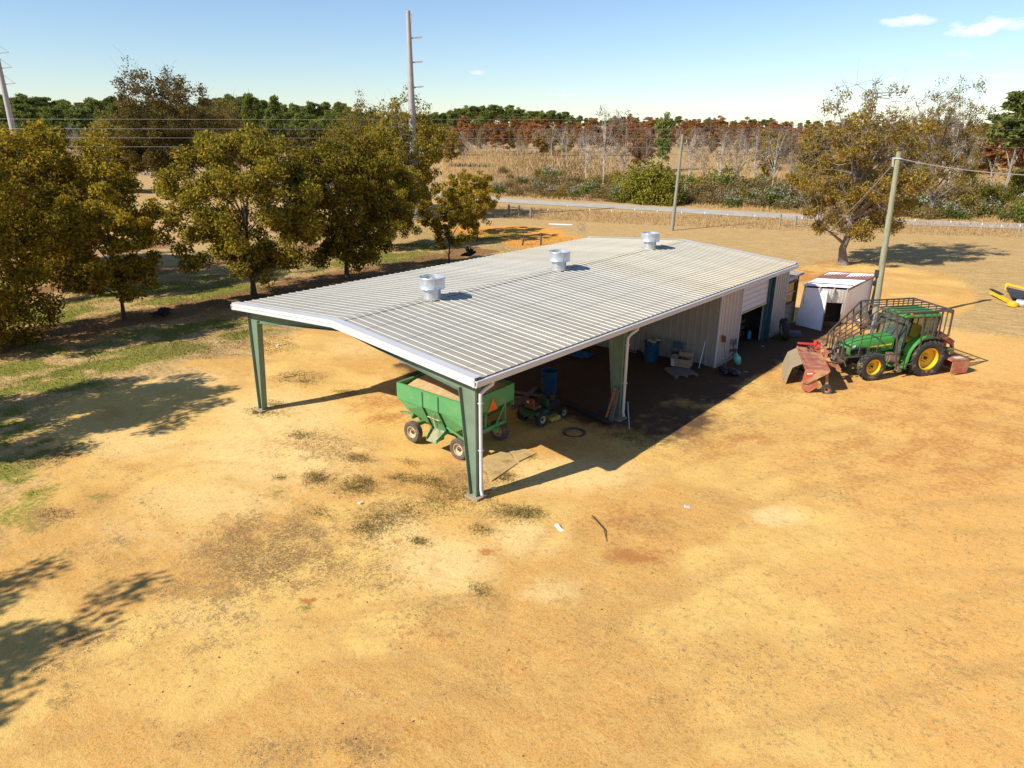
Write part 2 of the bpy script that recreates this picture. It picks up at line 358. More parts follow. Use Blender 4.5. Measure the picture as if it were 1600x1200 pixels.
attr('zone', np.clip(orange, 0, 1), np.clip(np.maximum(mulch, 0), 0, 1), np.clip(tilled, 0, 1))
attr('rough', np.clip(brush, 0, 1)*.7, np.clip(tracks, 0, 1), sm(.44, .60, fbm(X*.22+3, Y*.30, 51, 3)))
tag(link('ground', gme), None, None, None, 'structure')
t = gm.node_tree; b = t.nodes['Principled BSDF']; b.inputs['Roughness'].default_value = .95; b.inputs['Specular IOR Level'].default_value = .1
def sep(name):
    a = t.nodes.new('ShaderNodeAttribute'); a.attribute_name = name; s = t.nodes.new('ShaderNodeSeparateXYZ'); t.links.new(a.outputs['Vector'], s.inputs[0]); return s.outputs
cov, soil, zone, far_ = sep('cover'), sep('soil'), sep('zone'), sep('rough')
tcn = t.nodes.new('ShaderNodeTexCoord'); P = tcn.outputs['Object']
nA = _noise(t, .35, 6, P, .6).outputs[0]; nB = _noise(t, 2.2, 6, P, .65).outputs[0]; nC = _noise(t, 11, 6, P, .7).outputs[0]; nD = _noise(t, 42, 4, P, .7).outputs[0]
mps = t.nodes.new('ShaderNodeMapping'); mps.inputs['Rotation'].default_value = (0, 0, R_(-28)); mps.inputs['Scale'].default_value = (.5, 3.2, 1); t.links.new(P, mps.inputs[0])
nS = _noise(t, 1.6, 6, mps.outputs[0], .7).outputs[0]
def fac(mask, noise, lo=.25, hi=.5, k=1.0):
    """patch mask broken up by noise"""
    m = t.nodes.new('ShaderNodeMath'); m.operation = 'MULTIPLY_ADD'; m.inputs[1].default_value = k; m.inputs[2].default_value = -k/2
    t.links.new(noise, m.inputs[0]); a = t.nodes.new('ShaderNodeMath'); a.operation = 'ADD'; t.links.new(m.outputs[0], a.inputs[0]); t.links.new(mask, a.inputs[1])
    r = t.nodes.new('ShaderNodeMapRange'); r.interpolation_type = 'SMOOTHSTEP'; r.inputs['From Min'].default_value = lo; r.inputs['From Max'].default_value = hi
    t.links.new(a.outputs[0], r.inputs['Value']); return r.outputs[0]
nE = _noise(t, 24, 6, P, .75).outputs[0]
mp2 = t.nodes.new('ShaderNodeMapping'); mp2.inputs['Rotation'].default_value = (0, 0, R_(-35)); mp2.inputs['Scale'].default_value = (.35, 2.2, 1); t.links.new(P, mp2.inputs[0])
nT = _noise(t, 5.5, 6, mp2.outputs[0], .75).outputs[0]
def part(a, lo, hi, src): return _mix(t, a, (0, 0, 0), _ramp(t, lo, hi, src).outputs[0])
nG = _noise(t, 7., 6, P, .8).outputs[0]
c = _mix(t, _ramp(t, .42, .58, nA).outputs[0], (.72, .44, .11), (.62, .325, .070))
c = _mix(t, fac(far_[2], nB, .1, .9, .8), c, (.54, .245, .045))
c = _mix(t, fac(zone[0], nA, .2, .9, 1.2), c, (.66, .30, .060))
c = _mix(t, part(.32, .46, .60, nS), c, (.74, .475, .145))
c = _mix(t, fac(soil[1], nB, .15, .85, 1.4), c, (.80, .56, .235))
c = _mix(t, part(.40, .50, .60, nB), c, (.54, .275, .06))
c = _mix(t, part(.75, .12, .8, far_[1]), c, (.47, .23, .055))
# loose grit: lighter and darker grains
c = _mix(t, part(.42, .52, .66, nE), c, (.40, .215, .06))
c = _mix(t, part(.35, .46, .36, nE), c, (.80, .57, .24))
c = _mix(t, part(.30, .53, .64, nG), c, (.45, .26, .075))
drycol = _mix(t, _ramp(t, .38, .62, nE).outputs[0], (.31, .19, .075), _mix(t, _ramp(t, .4, .6, nB).outputs[0], (.56, .37, .145), (.68, .46, .195)))
drycol = _mix(t, part(.8, .50, .64, nB), drycol, (.30, .21, .055))
drycol = _mix(t, part(.6, .47, .58, nT), drycol, (.56, .34, .14))
drycol = _mix(t, part(.6, .45, .60, nS), drycol, (.70, .47, .21))
drycol = _mix(t, part(.6, .50, .60, nG), drycol, (.26, .155, .06))
c = _mix(t, fac(cov[0], nG, .25, .75, 1.6), c, drycol)
c = _mix(t, fac(soil[0], nG, .15, .85, 1.8), c, _mix(t, nE, (.34, .12, .03), (.56, .25, .075)))
c = _mix(t, fac(zone[2], nC, .15, .5, .3), c, _mix(t, nE, (.60, .25, .045), (.80, .38, .08)))
grcol = _mix(t, _ramp(t, .38, .6, nE).outputs[0], (.10, .125, .018), (.33, .30, .055))
c = _mix(t, fac(cov[1], nG, .2, .75, 2.0), c, grcol)
c = _mix(t, fac(zone[1], nG, .3, .75, 1.6), c, _mix(t, _ramp(t, .38, .6, nE).outputs[0], (.16, .08, .035), (.38, .20, .09)))
litcol = _mix(t, _ramp(t, .40, .58, nE).outputs[0], (.25, .145, .058), (.52, .33, .125))
c = _mix(t, fac(cov[2], nG, .15, .85, 3.4), c, litcol)
c = _mix(t, fac(cov[2], nE, .46, .80, 4.2), c, (.20, .112, .048))
c = _mix(t, fac(far_[0], nB, .2, .8, 1.2), c, _mix(t, nB, (.34, .225, .11), (.54, .36, .165)))
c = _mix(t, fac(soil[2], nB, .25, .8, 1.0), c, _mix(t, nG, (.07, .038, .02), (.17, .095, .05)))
c = _mix(t, part(.7, .62, .66, nD), c, (.15, .085, .035))
t.links.new(c, b.inputs['Base Color'])
hsum = t.nodes.new('ShaderNodeMath'); hsum.operation = 'ADD'; t.links.new(nC, hsum.inputs[0])
h2 = t.nodes.new('ShaderNodeMath'); h2.operation = 'MULTIPLY'; h2.inputs[1].default_value = .5; t.links.new(nD, h2.inputs[0]); t.links.new(h2.outputs[0], hsum.inputs[1])
bp = t.nodes.new('ShaderNodeBump'); bp.inputs['Strength'].default_value = .75; bp.inputs['Distance'].default_value = .03
t.links.new(hsum.outputs[0], bp.inputs['Height']); t.links.new(bp.outputs[0], b.inputs['Normal'])
def interp_z(x, y):
    """height of the ground sheet itself"""
    x = np.asarray(x, float); y = np.asarray(y, float)
    i = np.clip(np.searchsorted(gx, x)-1, 0, nx-2); j = np.clip(np.searchsorted(gy, y)-1, 0, ny-2)
    fx = (x-gx[i])/(gx[i+1]-gx[i]); fy = (y-gy[j])/(gy[j+1]-gy[j])
    return (Z[j, i]*(1-fx)+Z[j, i+1]*fx)*(1-fy)+(Z[j+1, i]*(1-fx)+Z[j+1, i+1]*fx)*fy
def samp(F, x, y):
    i = np.clip(np.searchsorted(gx, x)-1, 0, nx-2); j = np.clip(np.searchsorted(gy, y)-1, 0, ny-2); return F[j, i]
def gl(x, y): return float(interp_z(x, y))

# road
road_m = pm('road_asphalt', (.44, .385, .315), .9, var=.12, scale=.6, dirt=(.26, .24, .22), dirt_amt=.4, dscale=.4)
rc = [at(20, 259), at(170, 266), at(245, 271), at(430, 286), at(620, 300), at(800, 314), at(1000, 325), at(1200, 337), at(1400, 347), at(1600, 354)]
rp = [np.array(q[:2]) for q in rc]; rp.append(rp[-1]+(rp[-1]-rp[-2])*4); rp.insert(0, rp[0]+(rp[0]-rp[1])*2)
def catmull(P, n=10):
    o = []
    for i in range(len(P)-1):
        p0, p1, p2, p3 = P[max(i-1, 0)], P[i], P[i+1], P[min(i+2, len(P)-1)]
        for k in range(n):
            s = k/n; o.append(.5*((2*p1)+(-p0+p2)*s+(2*p0-5*p1+4*p2-p3)*s*s+(-p0+3*p1-3*p2+p3)*s**3))
    o.append(P[-1]); return np.array(o)
cl = catmull(rp, 8); tg = np.gradient(cl, axis=0); tg /= np.linalg.norm(tg, axis=1)[:, None]; nr = np.stack([-tg[:, 1], tg[:, 0]], 1)
def strip(name, off0, off1, dz, mat, kind='structure'):
    a = cl+nr*off0; bq = cl+nr*off1; V = []
    for p, q in zip(a, bq):
        for f in np.linspace(0, 1, 4): r_ = p*(1-f)+q*f; V.append((r_[0], r_[1], float(interp_z(r_[0], r_[1]))+dz))
    n = len(a); F = [(4*i+k, 4*i+k+1, 4*i+k+5, 4*i+k+4) for i in range(n-1) for k in range(3)]
    return tag(link(name, arr_mesh(name, V, F, mat)), None, None, None, kind)
strip('road', -2.6, 2.6, .035, road_m)

# ------------------------------------------------------------------ THE BARN
W_, L_, HE, HR = 12.16, 22.41, 3.95, 4.415
SL = (HR-HE)/(W_/2)
m_green = pm('green_steel', (.15, .215, .15), .5, var=.15, scale=1.5, dirt=(.16, .12, .08), dirt_amt=.25)
m_trim = pm('white_trim', (.56, .55, .56), .4, var=.05, scale=1., dirt=(.42, .36, .30), dirt_amt=.12, dscale=1.)
def roofmat(name, col, rust_amt):
    m = bpy.data.materials.new(name); m.use_nodes = True; t = m.node_tree; b = t.nodes['Principled BSDF']
    g = t.nodes.new('ShaderNodeNewGeometry'); P = g.outputs['Position']
    n1 = _noise(t, .35, 5, P).outputs[0]; n2 = _noise(t, 3, 6, P, .7).outputs[0]
    mpn = t.nodes.new('ShaderNodeMapping'); mpn.inputs['Scale'].default_value = (.25, 6, 1); t.links.new(P, mpn.inputs[0])
    n3 = _noise(t, 1.5, 5, mpn.outputs[0], .7).outputs[0]
    c = _mix(t, n1, tuple(q*.9 for q in col), tuple(min(.9, q*1.06) for q in col))
    c = _mix(t, _ramp(t, .5, .8, n3).outputs[0], c, tuple(q*.82 for q in col))
    # pollen and rust gather towards the eave
    sx = t.nodes.new('ShaderNodeSeparateXYZ'); t.links.new(P, sx.inputs[0])
    mr = t.nodes.new('ShaderNodeMapRange'); mr.inputs['From Min'].default_value = -3.2; mr.inputs['From Max'].default_value = .2; mr.inputs['To Max'].default_value = rust_amt
    t.links.new(sx.outputs[0], mr.inputs['Value'])
    md = t.nodes.new('ShaderNodeMath'); md.operation = 'MULTIPLY'; t.links.new(mr.outputs[0], md.inputs[0]); t.links.new(_ramp(t, .35, .7, n2).outputs[0], md.inputs[1])
    c = _mix(t, md.outputs[0], c, (.52, .37, .17))
    # each sheet weathers a little differently; screw lines every purlin
    oi = t.nodes.new('ShaderNodeObjectInfo'); mrr = t.nodes.new('ShaderNodeMapRange'); mrr.inputs['To Min'].default_value = .90; mrr.inputs['To Max'].default_value = 1.06
    t.links.new(oi.outputs['Random'], mrr.inputs['Value']); hv = t.nodes.new('ShaderNodeHueSaturation'); t.links.new(mrr.outputs[0], hv.inputs['Value']); t.links.new(c, hv.inputs['Color']); c = hv.outputs[0]
    wv = t.nodes.new('ShaderNodeTexWave'); wv.wave_type = 'BANDS'; wv.bands_direction = 'X'; wv.inputs['Scale'].default_value = .228; wv.inputs['Distortion'].default_value = 0; t.links.new(P, wv.inputs['Vector'])
    c = _mix(t, _mix(t, .35, (0, 0, 0), _ramp(t, .985, .997, wv.outputs['Fac']).outputs[0]), c, (.16, .14, .12))
    t.links.new(c, b.inputs['Base Color']); b.inputs['Roughness'].default_value = .5; b.inputs['Metallic'].default_value = .05
    return m
m_roof = roofmat('roof_sheet_grey', (.40, .37, .305), .35); m_roof2 = roofmat('roof_sheet_cream', (.43, .385, .29), .7)
m_rib = roofmat('roof_rib_grey', (.42, .39, .33), .2); m_rib2 = roofmat('roof_rib_cream', (.42, .38, .295), .5)
m_wall = pm('wall_sheet', (.30, .28, .25), .45, var=.06, scale=1., dirt=(.36, .27, .17), dirt_amt=.22, dscale=1.2, metal=.1)  # darker than the side sheets, standing in for shade under the roof
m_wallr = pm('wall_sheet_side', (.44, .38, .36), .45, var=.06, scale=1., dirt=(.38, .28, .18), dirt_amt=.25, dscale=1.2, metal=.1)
m_galv = pm('galvanised', (.62, .66, .70), .35, metal=.55, var=.1, scale=4, dirt=(.5, .45, .4), dirt_amt=.12)
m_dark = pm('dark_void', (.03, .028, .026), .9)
m_conc = pm('concrete', (.34, .27, .19), .9, var=.15, scale=2, dirt=(.25, .17, .10), dirt_amt=.5, bump=.3)
barn = thing('metal_barn', 'long metal building with ribbed pale roof, open bays on green posts and closed workshop end', 'barn', (0, 0, 0))
# ribbed sheets -------------------------------------------------
RIB = .305; PW = .915
def sheet_prof(n=3, rib=.021, bw=.052, tw=.024):
    pr = [(0, 0)]
    for k in range(n):
        c = RIB*(k+.5)
        pr += [(c-bw/2, 0), (c-tw/2, rib), (c+tw/2, rib), (c+bw/2, 0)]
    pr.append((RIB*n, 0)); return pr
def ribbed_mesh(name, p0, across, run, nrm, mat, n=3, th=.004, run_tops=None, **kw):
    """p0 corner, across unit vector (sheet width), run vector, outward normal"""
    pr = sheet_prof(n, **kw); p0, across, run, nrm = map(Vector, (p0, across, run, nrm)); mb = MB()
    k = len(pr)
    a = [p0+across*s+nrm*h for s, h in pr]; bq = [p+run for p in a]
    a2 = [p-nrm*th for p in a]; b2 = [p-nrm*th for p in bq]
    mb.add(a+bq+a2+b2, [(i, i+1, k+i+1, k+i) for i in range(k-1)] + [(2*k+i, 3*k+i, 3*k+i+1, 2*k+i+1) for i in range(k-1)]
           + [(i, 2*k+i, 2*k+i+1, i+1) for i in range(k-1)] + [(k+i, k+i+1, 3*k+i+1, 3*k+i) for i in range(k-1)]
           + [(0, k, 3*k, 2*k), (k-1, 3*k-1, 4*k-1, 2*k-1)])
    me_ = mb.mesh(name, mat)
    if isinstance(mat, (list, tuple)) and len(mat) > 1:          # ribs carry less rust; grey ones are lightened to suggest highlights
        for pl_ in me_.polygons: pl_.material_index = 1 if pl_.index < k-1 and pl_.index % 4 in (1, 2, 3) else 0
    return me_
nR = Vector((SL, 0, 1)).normalized(); nL = Vector((-SL, 0, 1)).normalized()
npan = 24; pw = L_/npan; RIB = pw/3
mR = {}; mL = {}
for i in range(npan):
    cream = i >= 14
    key = cream
    if key not in mR:
        mt = [m_roof2, m_rib2] if cream else [m_roof, m_rib]
        mR[key] = ribbed_mesh('roof_panel', (-W_/2, 0, HR), (0, 1, 0), (W_/2+.02, 0, -(W_/2+.02)*SL), nR, mt)
        mL[key] = ribbed_mesh('roof_panel', (-W_/2, 0, HR), (0, 1, 0), (-(W_/2+.02), 0, -(W_/2+.02)*SL), nL, mt)
    for d in (mR, mL): link('roof_panel', d[key], barn, (0, i*pw, 0))
# ridge caps: formed to the ribs, so it reads as the little steps along the ridge
def cap_mesh(mt):
    mb = MB(); pr = sheet_prof(3); k = len(pr); e = .22
    for sgn, n_ in ((1, nR), (-1, nL)):
        a = [Vector((-W_/2, s, HR+.012))+Vector((0, 0, h)) for s, h in pr]
        bq = [Vector((-W_/2+sgn*e, s, HR+.012-e*SL))+Vector((0, 0, h)) for s, h in pr]
        mb.add(a+bq, [(i, i+1, k+i+1, k+i) for i in range(k-1)])
    return mb.mesh('ridge_cap', mt)
capm = {c_: cap_mesh(m_roof2 if c_ else m_roof) for c_ in (False, True)}
for i in range(npan): link('ridge_cap', capm[i >= 14], barn, (0, i*pw, .002))
RIB = .305
# rake trims, gutters
def sx_z(x): return HR - abs(x+W_/2)*SL
for yy, sg in ((0, -1), (L_, 1)):
    mb = MB()
    for x0, x1 in ((-W_-.03, -W_/2), (-W_/2, .03)):
        z0, z1 = sx_z(x0), sx_z(x1)
        ya, yb = yy+sg*.05, yy-sg*.20
        mb.prism([(x0, ya, z0+.05), (x1, ya, z1+.05), (x1, ya, z1-.20), (x0, ya, z0-.20)], (0, -sg*.025, 0))
        mb.prism([(x0, ya, z0+.045), (x1, ya, z1+.045), (x1, ya, z1+.052), (x0, ya, z0+.052)], (0, yb-ya, 0))
        mb.prism([(x0, ya+sg*.015, z0-.17), (x1, ya+sg*.015, z1-.17), (x1, ya+sg*.015, z1-.20), (x0, ya+sg*.015, z0-.20)], (0, -sg*.014, 0))
        mb.prism([(x0, ya+sg*.012, z0-.055), (x1, ya+sg*.012, z1-.055), (x1, ya+sg*.012, z1-.075), (x0, ya+sg*.012, z0-.075)], (0, -sg*.011, 0))
    mb.build('rake_trim', m_trim, barn)
for sx, x0 in ((1, 0.035), (-1, -W_-.035)):
    mb = MB(); y0, y1 = -.05, L_+.05
    pr = [(0, .0), (.12, .0), (.13, -.02), (.10, -.10), (.10, -.17), (-.06, -.19), (-.06, -.15), (.07, -.14), (.075, -.10), (.10, -.03), (0, -.03)]
    pr = [(x0+sx*(p[0]-.03), HE-.035+p[1]) for p in pr]
    mb.prism([(p[0], y0, p[1]) for p in pr], (0, y1-y0, 0)); mb.build('gutter', m_trim, barn)
# vents
for y0 in (4.2, 11.5, 18.9):
    mb = MB(); mb.lathe([(.30, -.12), (.30, .36), (.315, .38), (.30, .40)], n=28)
    rv = mb.build('ridge_vent', m_galv, barn, smooth=True); rv.location = (-W_/2, y0, HR+.01)
    mb = MB(); mb.lathe([(.27, .33), (.455, .36), (.465, .375), (.455, .39), (.455, .72), (.465, .735), (.455, .75), (.44, .75), (.44, .40), (.27, .35)], n=32)
    mb.box((.455*math.cos(-.6), .455*math.sin(-.6), .56), (.012, .05, .38), (0, 0, -.6)); mb.build('vent_drum', m_galv, rv, smooth=True)
    mb = MB(); mb.lathe([(.34, .55), (.33, .57), (.02, .72), (.0, .725)], n=24); mb.lathe([(.34, .55), (.0, .54)], n=24); mb.build('vent_cone', pm('vent_cone_metal', (.55, .52, .47), .5, metal=.3, dirt=(.4, .3, .2), dirt_amt=.3), rv, smooth=True)
    mb = MB(); mb.box((0, 0, -.005), (.75, .72, .03)); fl = mb.build('vent_flashing', m_roof, rv)
# frames: tapered I columns and rafters
XR, XL = -.30, -W_+.30
frames = [.42, 7.75, 15.32, 22.0]
m_base = pm('post_base', (.30, .23, .15), .9, dirt=(.2, .13, .08), dirt_amt=.6)
m_rust = pm('rusty_steel', (.20, .085, .045), .85, var=.3, scale=8, bump=.3)
for k, fy in enumerate(frames):
    for s, x0 in ((-1, XR if k < 2 else XR-.10), (1, XL)):
        g0 = gl(x0, fy)-.1; top = HE-.24; wt, wb = .62, .24
        x1b, x1t = x0+s*wb, x0+s*wt; mb = MB()
        zt_in = top + .3*SL*0
        mb.prism([(x0, fy-.008, g0), (x1b, fy-.008, g0), (x1t, fy-.008, top-.02), (x0, fy-.008, top-.02)], (0, .016, 0))            # web
        mb.prism([(x0, fy-.11, g0), (x0, fy+.11, g0), (x0, fy+.11, top+.02), (x0, fy-.11, top+.02)], (s*.018, 0, 0))                  # outer flange
        mb.prism([(x1b, fy-.11, g0), (x1b, fy+.11, g0), (x1t, fy+.11, top-.3), (x1t, fy-.11, top-.3)], (s*.018, 0, 0))                # inner flange
        mb.box(((x0+x1b)/2, fy, g0+.01+.1), (.3, .24, .02)); mb.box(((x0+x1t)/2, fy, top-.05), (abs(x1t-x0)-.02, .2, .014))
        mb.build('post', m_green, barn)
        mb = MB(); mb.box((x0+s*.12, fy, g0), (.5, .42, .34)); mb.build('post_footing', m_conc, barn)
        # rafter half
        xm = -W_/2; zb0, zb1 = top-.42, sx_z(xm)-.06-.34
        zt0, zt1 = sx_z(x0)-.24, sx_z(xm)-.24
        mb = MB()
        mb.prism([(x0+s*.05, fy-.006, zt0), (xm, fy-.006, zt1), (xm, fy-.006, zb1), (x1t+s*.01, fy-.006, zb0+.05)], (0, .012, 0))
        mb.prism([(x0+s*.02, fy-.10, zt0), (xm, fy-.10, zt1), (xm, fy-.10, zt1-.014), (x0+s*.02, fy-.10, zt0-.014)], (0, .2, 0))
        mb.prism([(x1t+s*.02, fy-.10, zb0+.05), (xm, fy-.10, zb1), (xm, fy-.10, zb1-.014), (x1t+s*.02, fy-.10, zb0+.036)], (0, .2, 0))
        mb.build('rafter', m_green, barn)
m_purl = pm('purlin_red', (.12, .045, .035), .6)
for s in (-1, 1):
    for k in range(5):
        x = -W_/2 + s*(.35+k*1.38); z = sx_z(x)-.12
        mb = MB(); mb.box((x, L_/2, z), (.05, L_-.3, .2)); mb.box((x+.03, L_/2, z+.085), (.06, L_-.3, .012)); mb.build('purlin', m_green, barn)
# downspouts
m_spout = pm('cream_downspout', (.62, .56, .48), .45, var=.08, dirt=(.40, .27, .15), dirt_amt=.25)
for fy, x0, s in ((.42, XR, -1), (7.75, XR, -1), (.42, XL, 1)):
    xo = x0-s*.075; g0 = gl(xo, fy)+.12; mb = MB(); yo = fy+.02
    mb.tube([(-.02 if s < 0 else -W_+.02, yo+.28, HE-.2), (-.02 if s < 0 else -W_+.02, yo+.26, HE-.32), (xo*.6+(-.02 if s < 0 else -W_+.02)*.4, yo+.08, HE-.46), (xo, yo, HE-.60), (xo, yo, HE-.8), (xo, yo, g0+.18), (xo-s*.06, yo-.02, g0+.02)], .052, 10)
    for zz in (3.1, 1.7): mb.box((xo, yo, zz), (.13, .13, .03))
    mb.build('downspout', m_spout if s > 0 or fy > 1 else m_trim, barn, smooth=True)
# closed end ------------------------------------------------------
WY = 15.07
def wall_run(x0, x1, y, facing, top_f, name='wall_panel', mat=m_wall, z0=None):
    """sheets standing along x at y"""
    n = max(1, int(round(abs(x1-x0)/.915))); wd = abs(x1-x0)/n
    global RIB
    for i in range(n):
        a = min(x0, x1)+i*wd; old = RIB; RIB = wd/3
        zb = (gl(a+wd/2, y)+.06) if z0 is None else z0
        zt = min(top_f(a), top_f(a+wd))-.03
        me = ribbed_mesh(name, (0, 0, 0), (1, 0, 0), (0, 0, zt-zb), (0, facing, 0), mat, rib=.048, bw=.085, tw=.045); link(name, me, barn, (a, y, zb)); RIB = old
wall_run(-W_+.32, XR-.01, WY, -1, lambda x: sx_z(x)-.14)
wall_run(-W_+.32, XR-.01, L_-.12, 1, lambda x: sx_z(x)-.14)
def wall_side(x, y0, y1, facing, mat, zt=HE-.22, z0=None, n=None):
    global RIB
    n = n or max(1, int(round((y1-y0)/.915))); wd = (y1-y0)/n
    for i in range(n):
        a = y0+i*wd; old = RIB; RIB = wd/3
        zb = (gl(x, a+wd/2)+.06) if z0 is None else z0
        me = ribbed_mesh('wall_panel', (0, 0, 0), (0, 1, 0), (0, 0, zt-zb), (facing, 0, 0), mat, rib=.042, bw=.08, tw=.042); link('wall_panel', me, barn, (x, a, zb)); RIB = old
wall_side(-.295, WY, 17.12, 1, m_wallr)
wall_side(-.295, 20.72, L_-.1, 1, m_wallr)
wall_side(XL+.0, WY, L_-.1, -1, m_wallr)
mb = MB()
mb.box((-.272, 17.14, 2.03), (.06, .05, 3.2)); mb.box((-.268, WY-.02, 2.02), (.06, .06, 3.3)); mb.box((-.27, 20.74, 2.1), (.05, .05, 3.2)); mb.box((-.27, L_-.09, 2.1), (.06, .05, 3.1))
mb.build('corner_trim', m_trim, barn)
mb = MB(); mb.box((-6.1, WY-.03, gl(-6, WY)-.02), (11.5, .10, .22)); mb.box((-.30, 16.1, gl(-.3, 16)-.0), (.14, 2.06, .22)); mb.box((-.30, 21.5, gl(-.3, 21.5)-.0), (.14, 1.6, .22)); mb.build('foundation', m_conc, barn)
# door
m_door = pm('door_panel_white', (.62, .57, .60), .5, var=.05, dirt=(.48, .36, .22), dirt_amt=.2)
dz0, dz1 = 2.42, 3.62; nd = 5
for i in range(nd):
    h = (dz1-dz0)/nd; mb = MB(); mb.box((-.34, 18.62, dz0+h*(i+.5)), (.045, 2.86, h-.016)); mb.build('door_panel', m_door, barn)
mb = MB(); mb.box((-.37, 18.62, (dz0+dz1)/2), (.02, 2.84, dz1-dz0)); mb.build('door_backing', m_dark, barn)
mb = MB(); mb.box((-.315, 18.62, dz0-.04), (.06, 2.86, .07)); mb.build('door_bottom_rail', pm('door_rail', (.52, .40, .24), .7), barn)
mb = MB(); mb.box((-.42, 20.38, 2.05), (.03, .62, 3.35)); mb.box((-.33, 20.68, 2.05), (.2, .03, 3.35)); mb.box((-.33, 20.07, 2.05), (.2, .03, 3.35)); mb.build('door_post', pm('teal_steel', (.035, .10, .11), .5, dirt=(.12, .10, .07), dirt_amt=.3), barn)
for q_ in ((-.5, 17.2, 1.9), (-.42, 20.0, 1.9)): mb = MB(); mb.box(q_, (.06, .05, 2.7)); mb.build('door_track', m_galv, barn)
# dark sheet added before the back wall to deepen the shade inside
mb = MB(); mb.box((-6.1, L_-.30, 2.0), (11.2, .04, 3.3)); mb.build('shade_sheet', pm('shade_sheet_dark', (.10, .09, .08), .9), barn)

# side room behind the workshop -----------------------------------
sr = thing('side_room', 'small white lean-to room with maroon framed window behind the workshop end', 'lean-to', (-.52, 22.5, float(gl(-.5, 23.4))))
m_siding = pm('cream_siding', (.42, .38, .29), .7, dirt=(.3, .22, .13), dirt_amt=.3)
m_maroon = pm('maroon_trim', (.11, .03, .035), .5)
mb = MB(); mb.box((-1.6, 1.0, 1.45), (3.1, 1.9, 2.2)); mb.build('wall', m_trim, sr)
for i in range(9): mb = MB(); mb.box((-.022, 1.0, .10+i*.12), (.05, 1.98, .105), (0, .2, 0)); mb.build('siding_board', m_siding, sr)
mb = MB(); mb.box((-1.55, 1.02, 2.62), (3.5, 2.3, .10), (0, .02, 0)); mb.build('roof', pm('lean_roof', (.42, .35, .27), .9, dirt=(.2, .13, .09), dirt_amt=.5, dscale=4), sr)
mb = MB(); mb.box((.02, 1.02, 2.52), (.05, 2.1, .09)); mb.box((-.005, 2.0, 1.3), (.06, .09, 2.5)); mb.build('edge_trim', m_maroon, sr)
f = MB(); y0, y1, z0, z1 = .55, 1.75, 1.15, 2.25
for a, c_ in (((y0+y1)/2, z0), ((y0+y1)/2, z1)): f.box((-.02, a, c_), (.09, y1-y0+.1, .07))
for a in (y0, y1): f.box((-.02, a, (z0+z1)/2), (.09, .07, z1-z0))
wn = f.build('window', m_maroon, sr)
for zc in (1.42, 1.98):
    mb = MB(); mb.box((-.035, (y0+y1)/2, zc), (.02, y1-y0-.06, .5)); mb.build('pane', pm('brown_glass', (.10, .065, .03), .15, dirt=(.22, .14, .06), dirt_amt=.6), wn)
mb = MB(); mb.box((-.02, (y0+y1)/2, 1.70), (.06, y1-y0-.06, .06)); mb.build('sash', m_trim, wn)

# white tin shed ---------------------------------------------------
m_tin = pm('white_tin', (.88, .87, .90), .5, var=.04, scale=2, dirt=(.6, .54, .5), dirt_amt=.08, dscale=3)
m_tin_shade = pm('tin_shade_dark', (.06, .05, .045), .8, dirt=(.12, .06, .04), dirt_amt=.4)  # dark colour stands in for the shade inside the shed
m_tinr = pm('rusty_tin', (.25, .115, .08), .8, var=.3, scale=6, bump=.2)
A = Vector(at(1257, 449, 2.62)); B = Vector(at(1327, 454, 2.62)); Cc = Vector(at(1365, 434, 3.02))
Bb = Vector(at(1318, 505)); L1 = Vector(at(1243, 507)); L2 = Vector(at(1283, 517)); zg = .66
D = A + (Cc-B)
shed = thing('tin_shed', 'small leaning white tin shed with rust streaked roof and dark doorway beside the tractor', 'shed', (Bb.x, Bb.y, zg))
O = Vector((Bb.x, Bb.y, zg))
def tinwall(bl, br, tr, tl, name, mat, ribs=.15, th=.03, lab=None):
    """corrugated sheet filling a quad"""
    bl, br, tr, tl = [Vector(q)-O for q in (bl, br, tr, tl)]; mb = MB(); n = max(2, int((br-bl).length/ribs)*4)
    nrm = (br-bl).cross(tl-bl).normalized(); lo, hi = [], []
    for i in range(n+1):
        s = i/n; off = nrm*(.007 if i % 4 in (1, 2) else 0)
        lo.append(bl.lerp(br, s)+off); hi.append(tl.lerp(tr, s)+off)
    k = n+1; vs = lo+hi+[q-nrm*th for q in lo]+[q-nrm*th for q in hi]
    mb.add(vs, [(i, i+1, k+i+1, k+i) for i in range(n)]+[(2*k+i, 3*k+i, 3*k+i+1, 2*k+i+1) for i in range(n)]+[(0, 2*k, 2*k+n, n), (k, k+n, 3*k+n, 3*k), (0, k, 3*k, 2*k), (n, 2*k+n, 3*k+n, k+n)])
    return mb.build(name, mat, shed, label=lab)
def lp(a, b_, s): return Vector(a).lerp(Vector(b_), s)
# the front: right jamb foot Bb sits under B ; the left third is kicked outwards at the foot
BF = Vector((Bb.x, Bb.y, zg)); BT = B
dl, dr, dt = .36+.12, .90, .66                       # door opening along the top edge / height share
AF = Vector((A.x-.02, A.y+.35, zg))
front = lambda s, h: lp(lp(AF, BF, s), lp(A, BT, s), h)
tinwall(front(0, .62), front(1, .62), BT, A, 'front_wall', m_tin, lab='white upper front with a grey strip')
tinwall(front(.9, 0), front(1, 0), front(1, .618), front(.9, .618), 'door_jamb', m_tin, .1)
tinwall(L1, L2, front(.53, .93)+Vector((0, -.03, 0)), front(-.01, .93)+Vector((0, -.03, 0)), 'door', m_tin, .12, .05, 'white tin door leaning outwards at its foot')
mb = MB(); mb.bar(L2-O+Vector((.02, 0, 0)), lp(L2, front(.53, .93), .66)-O+Vector((.02, -.02, 0)), .05); mb.build('door_edge', pm('brown_wood', (.20, .11, .06), .8), shed)
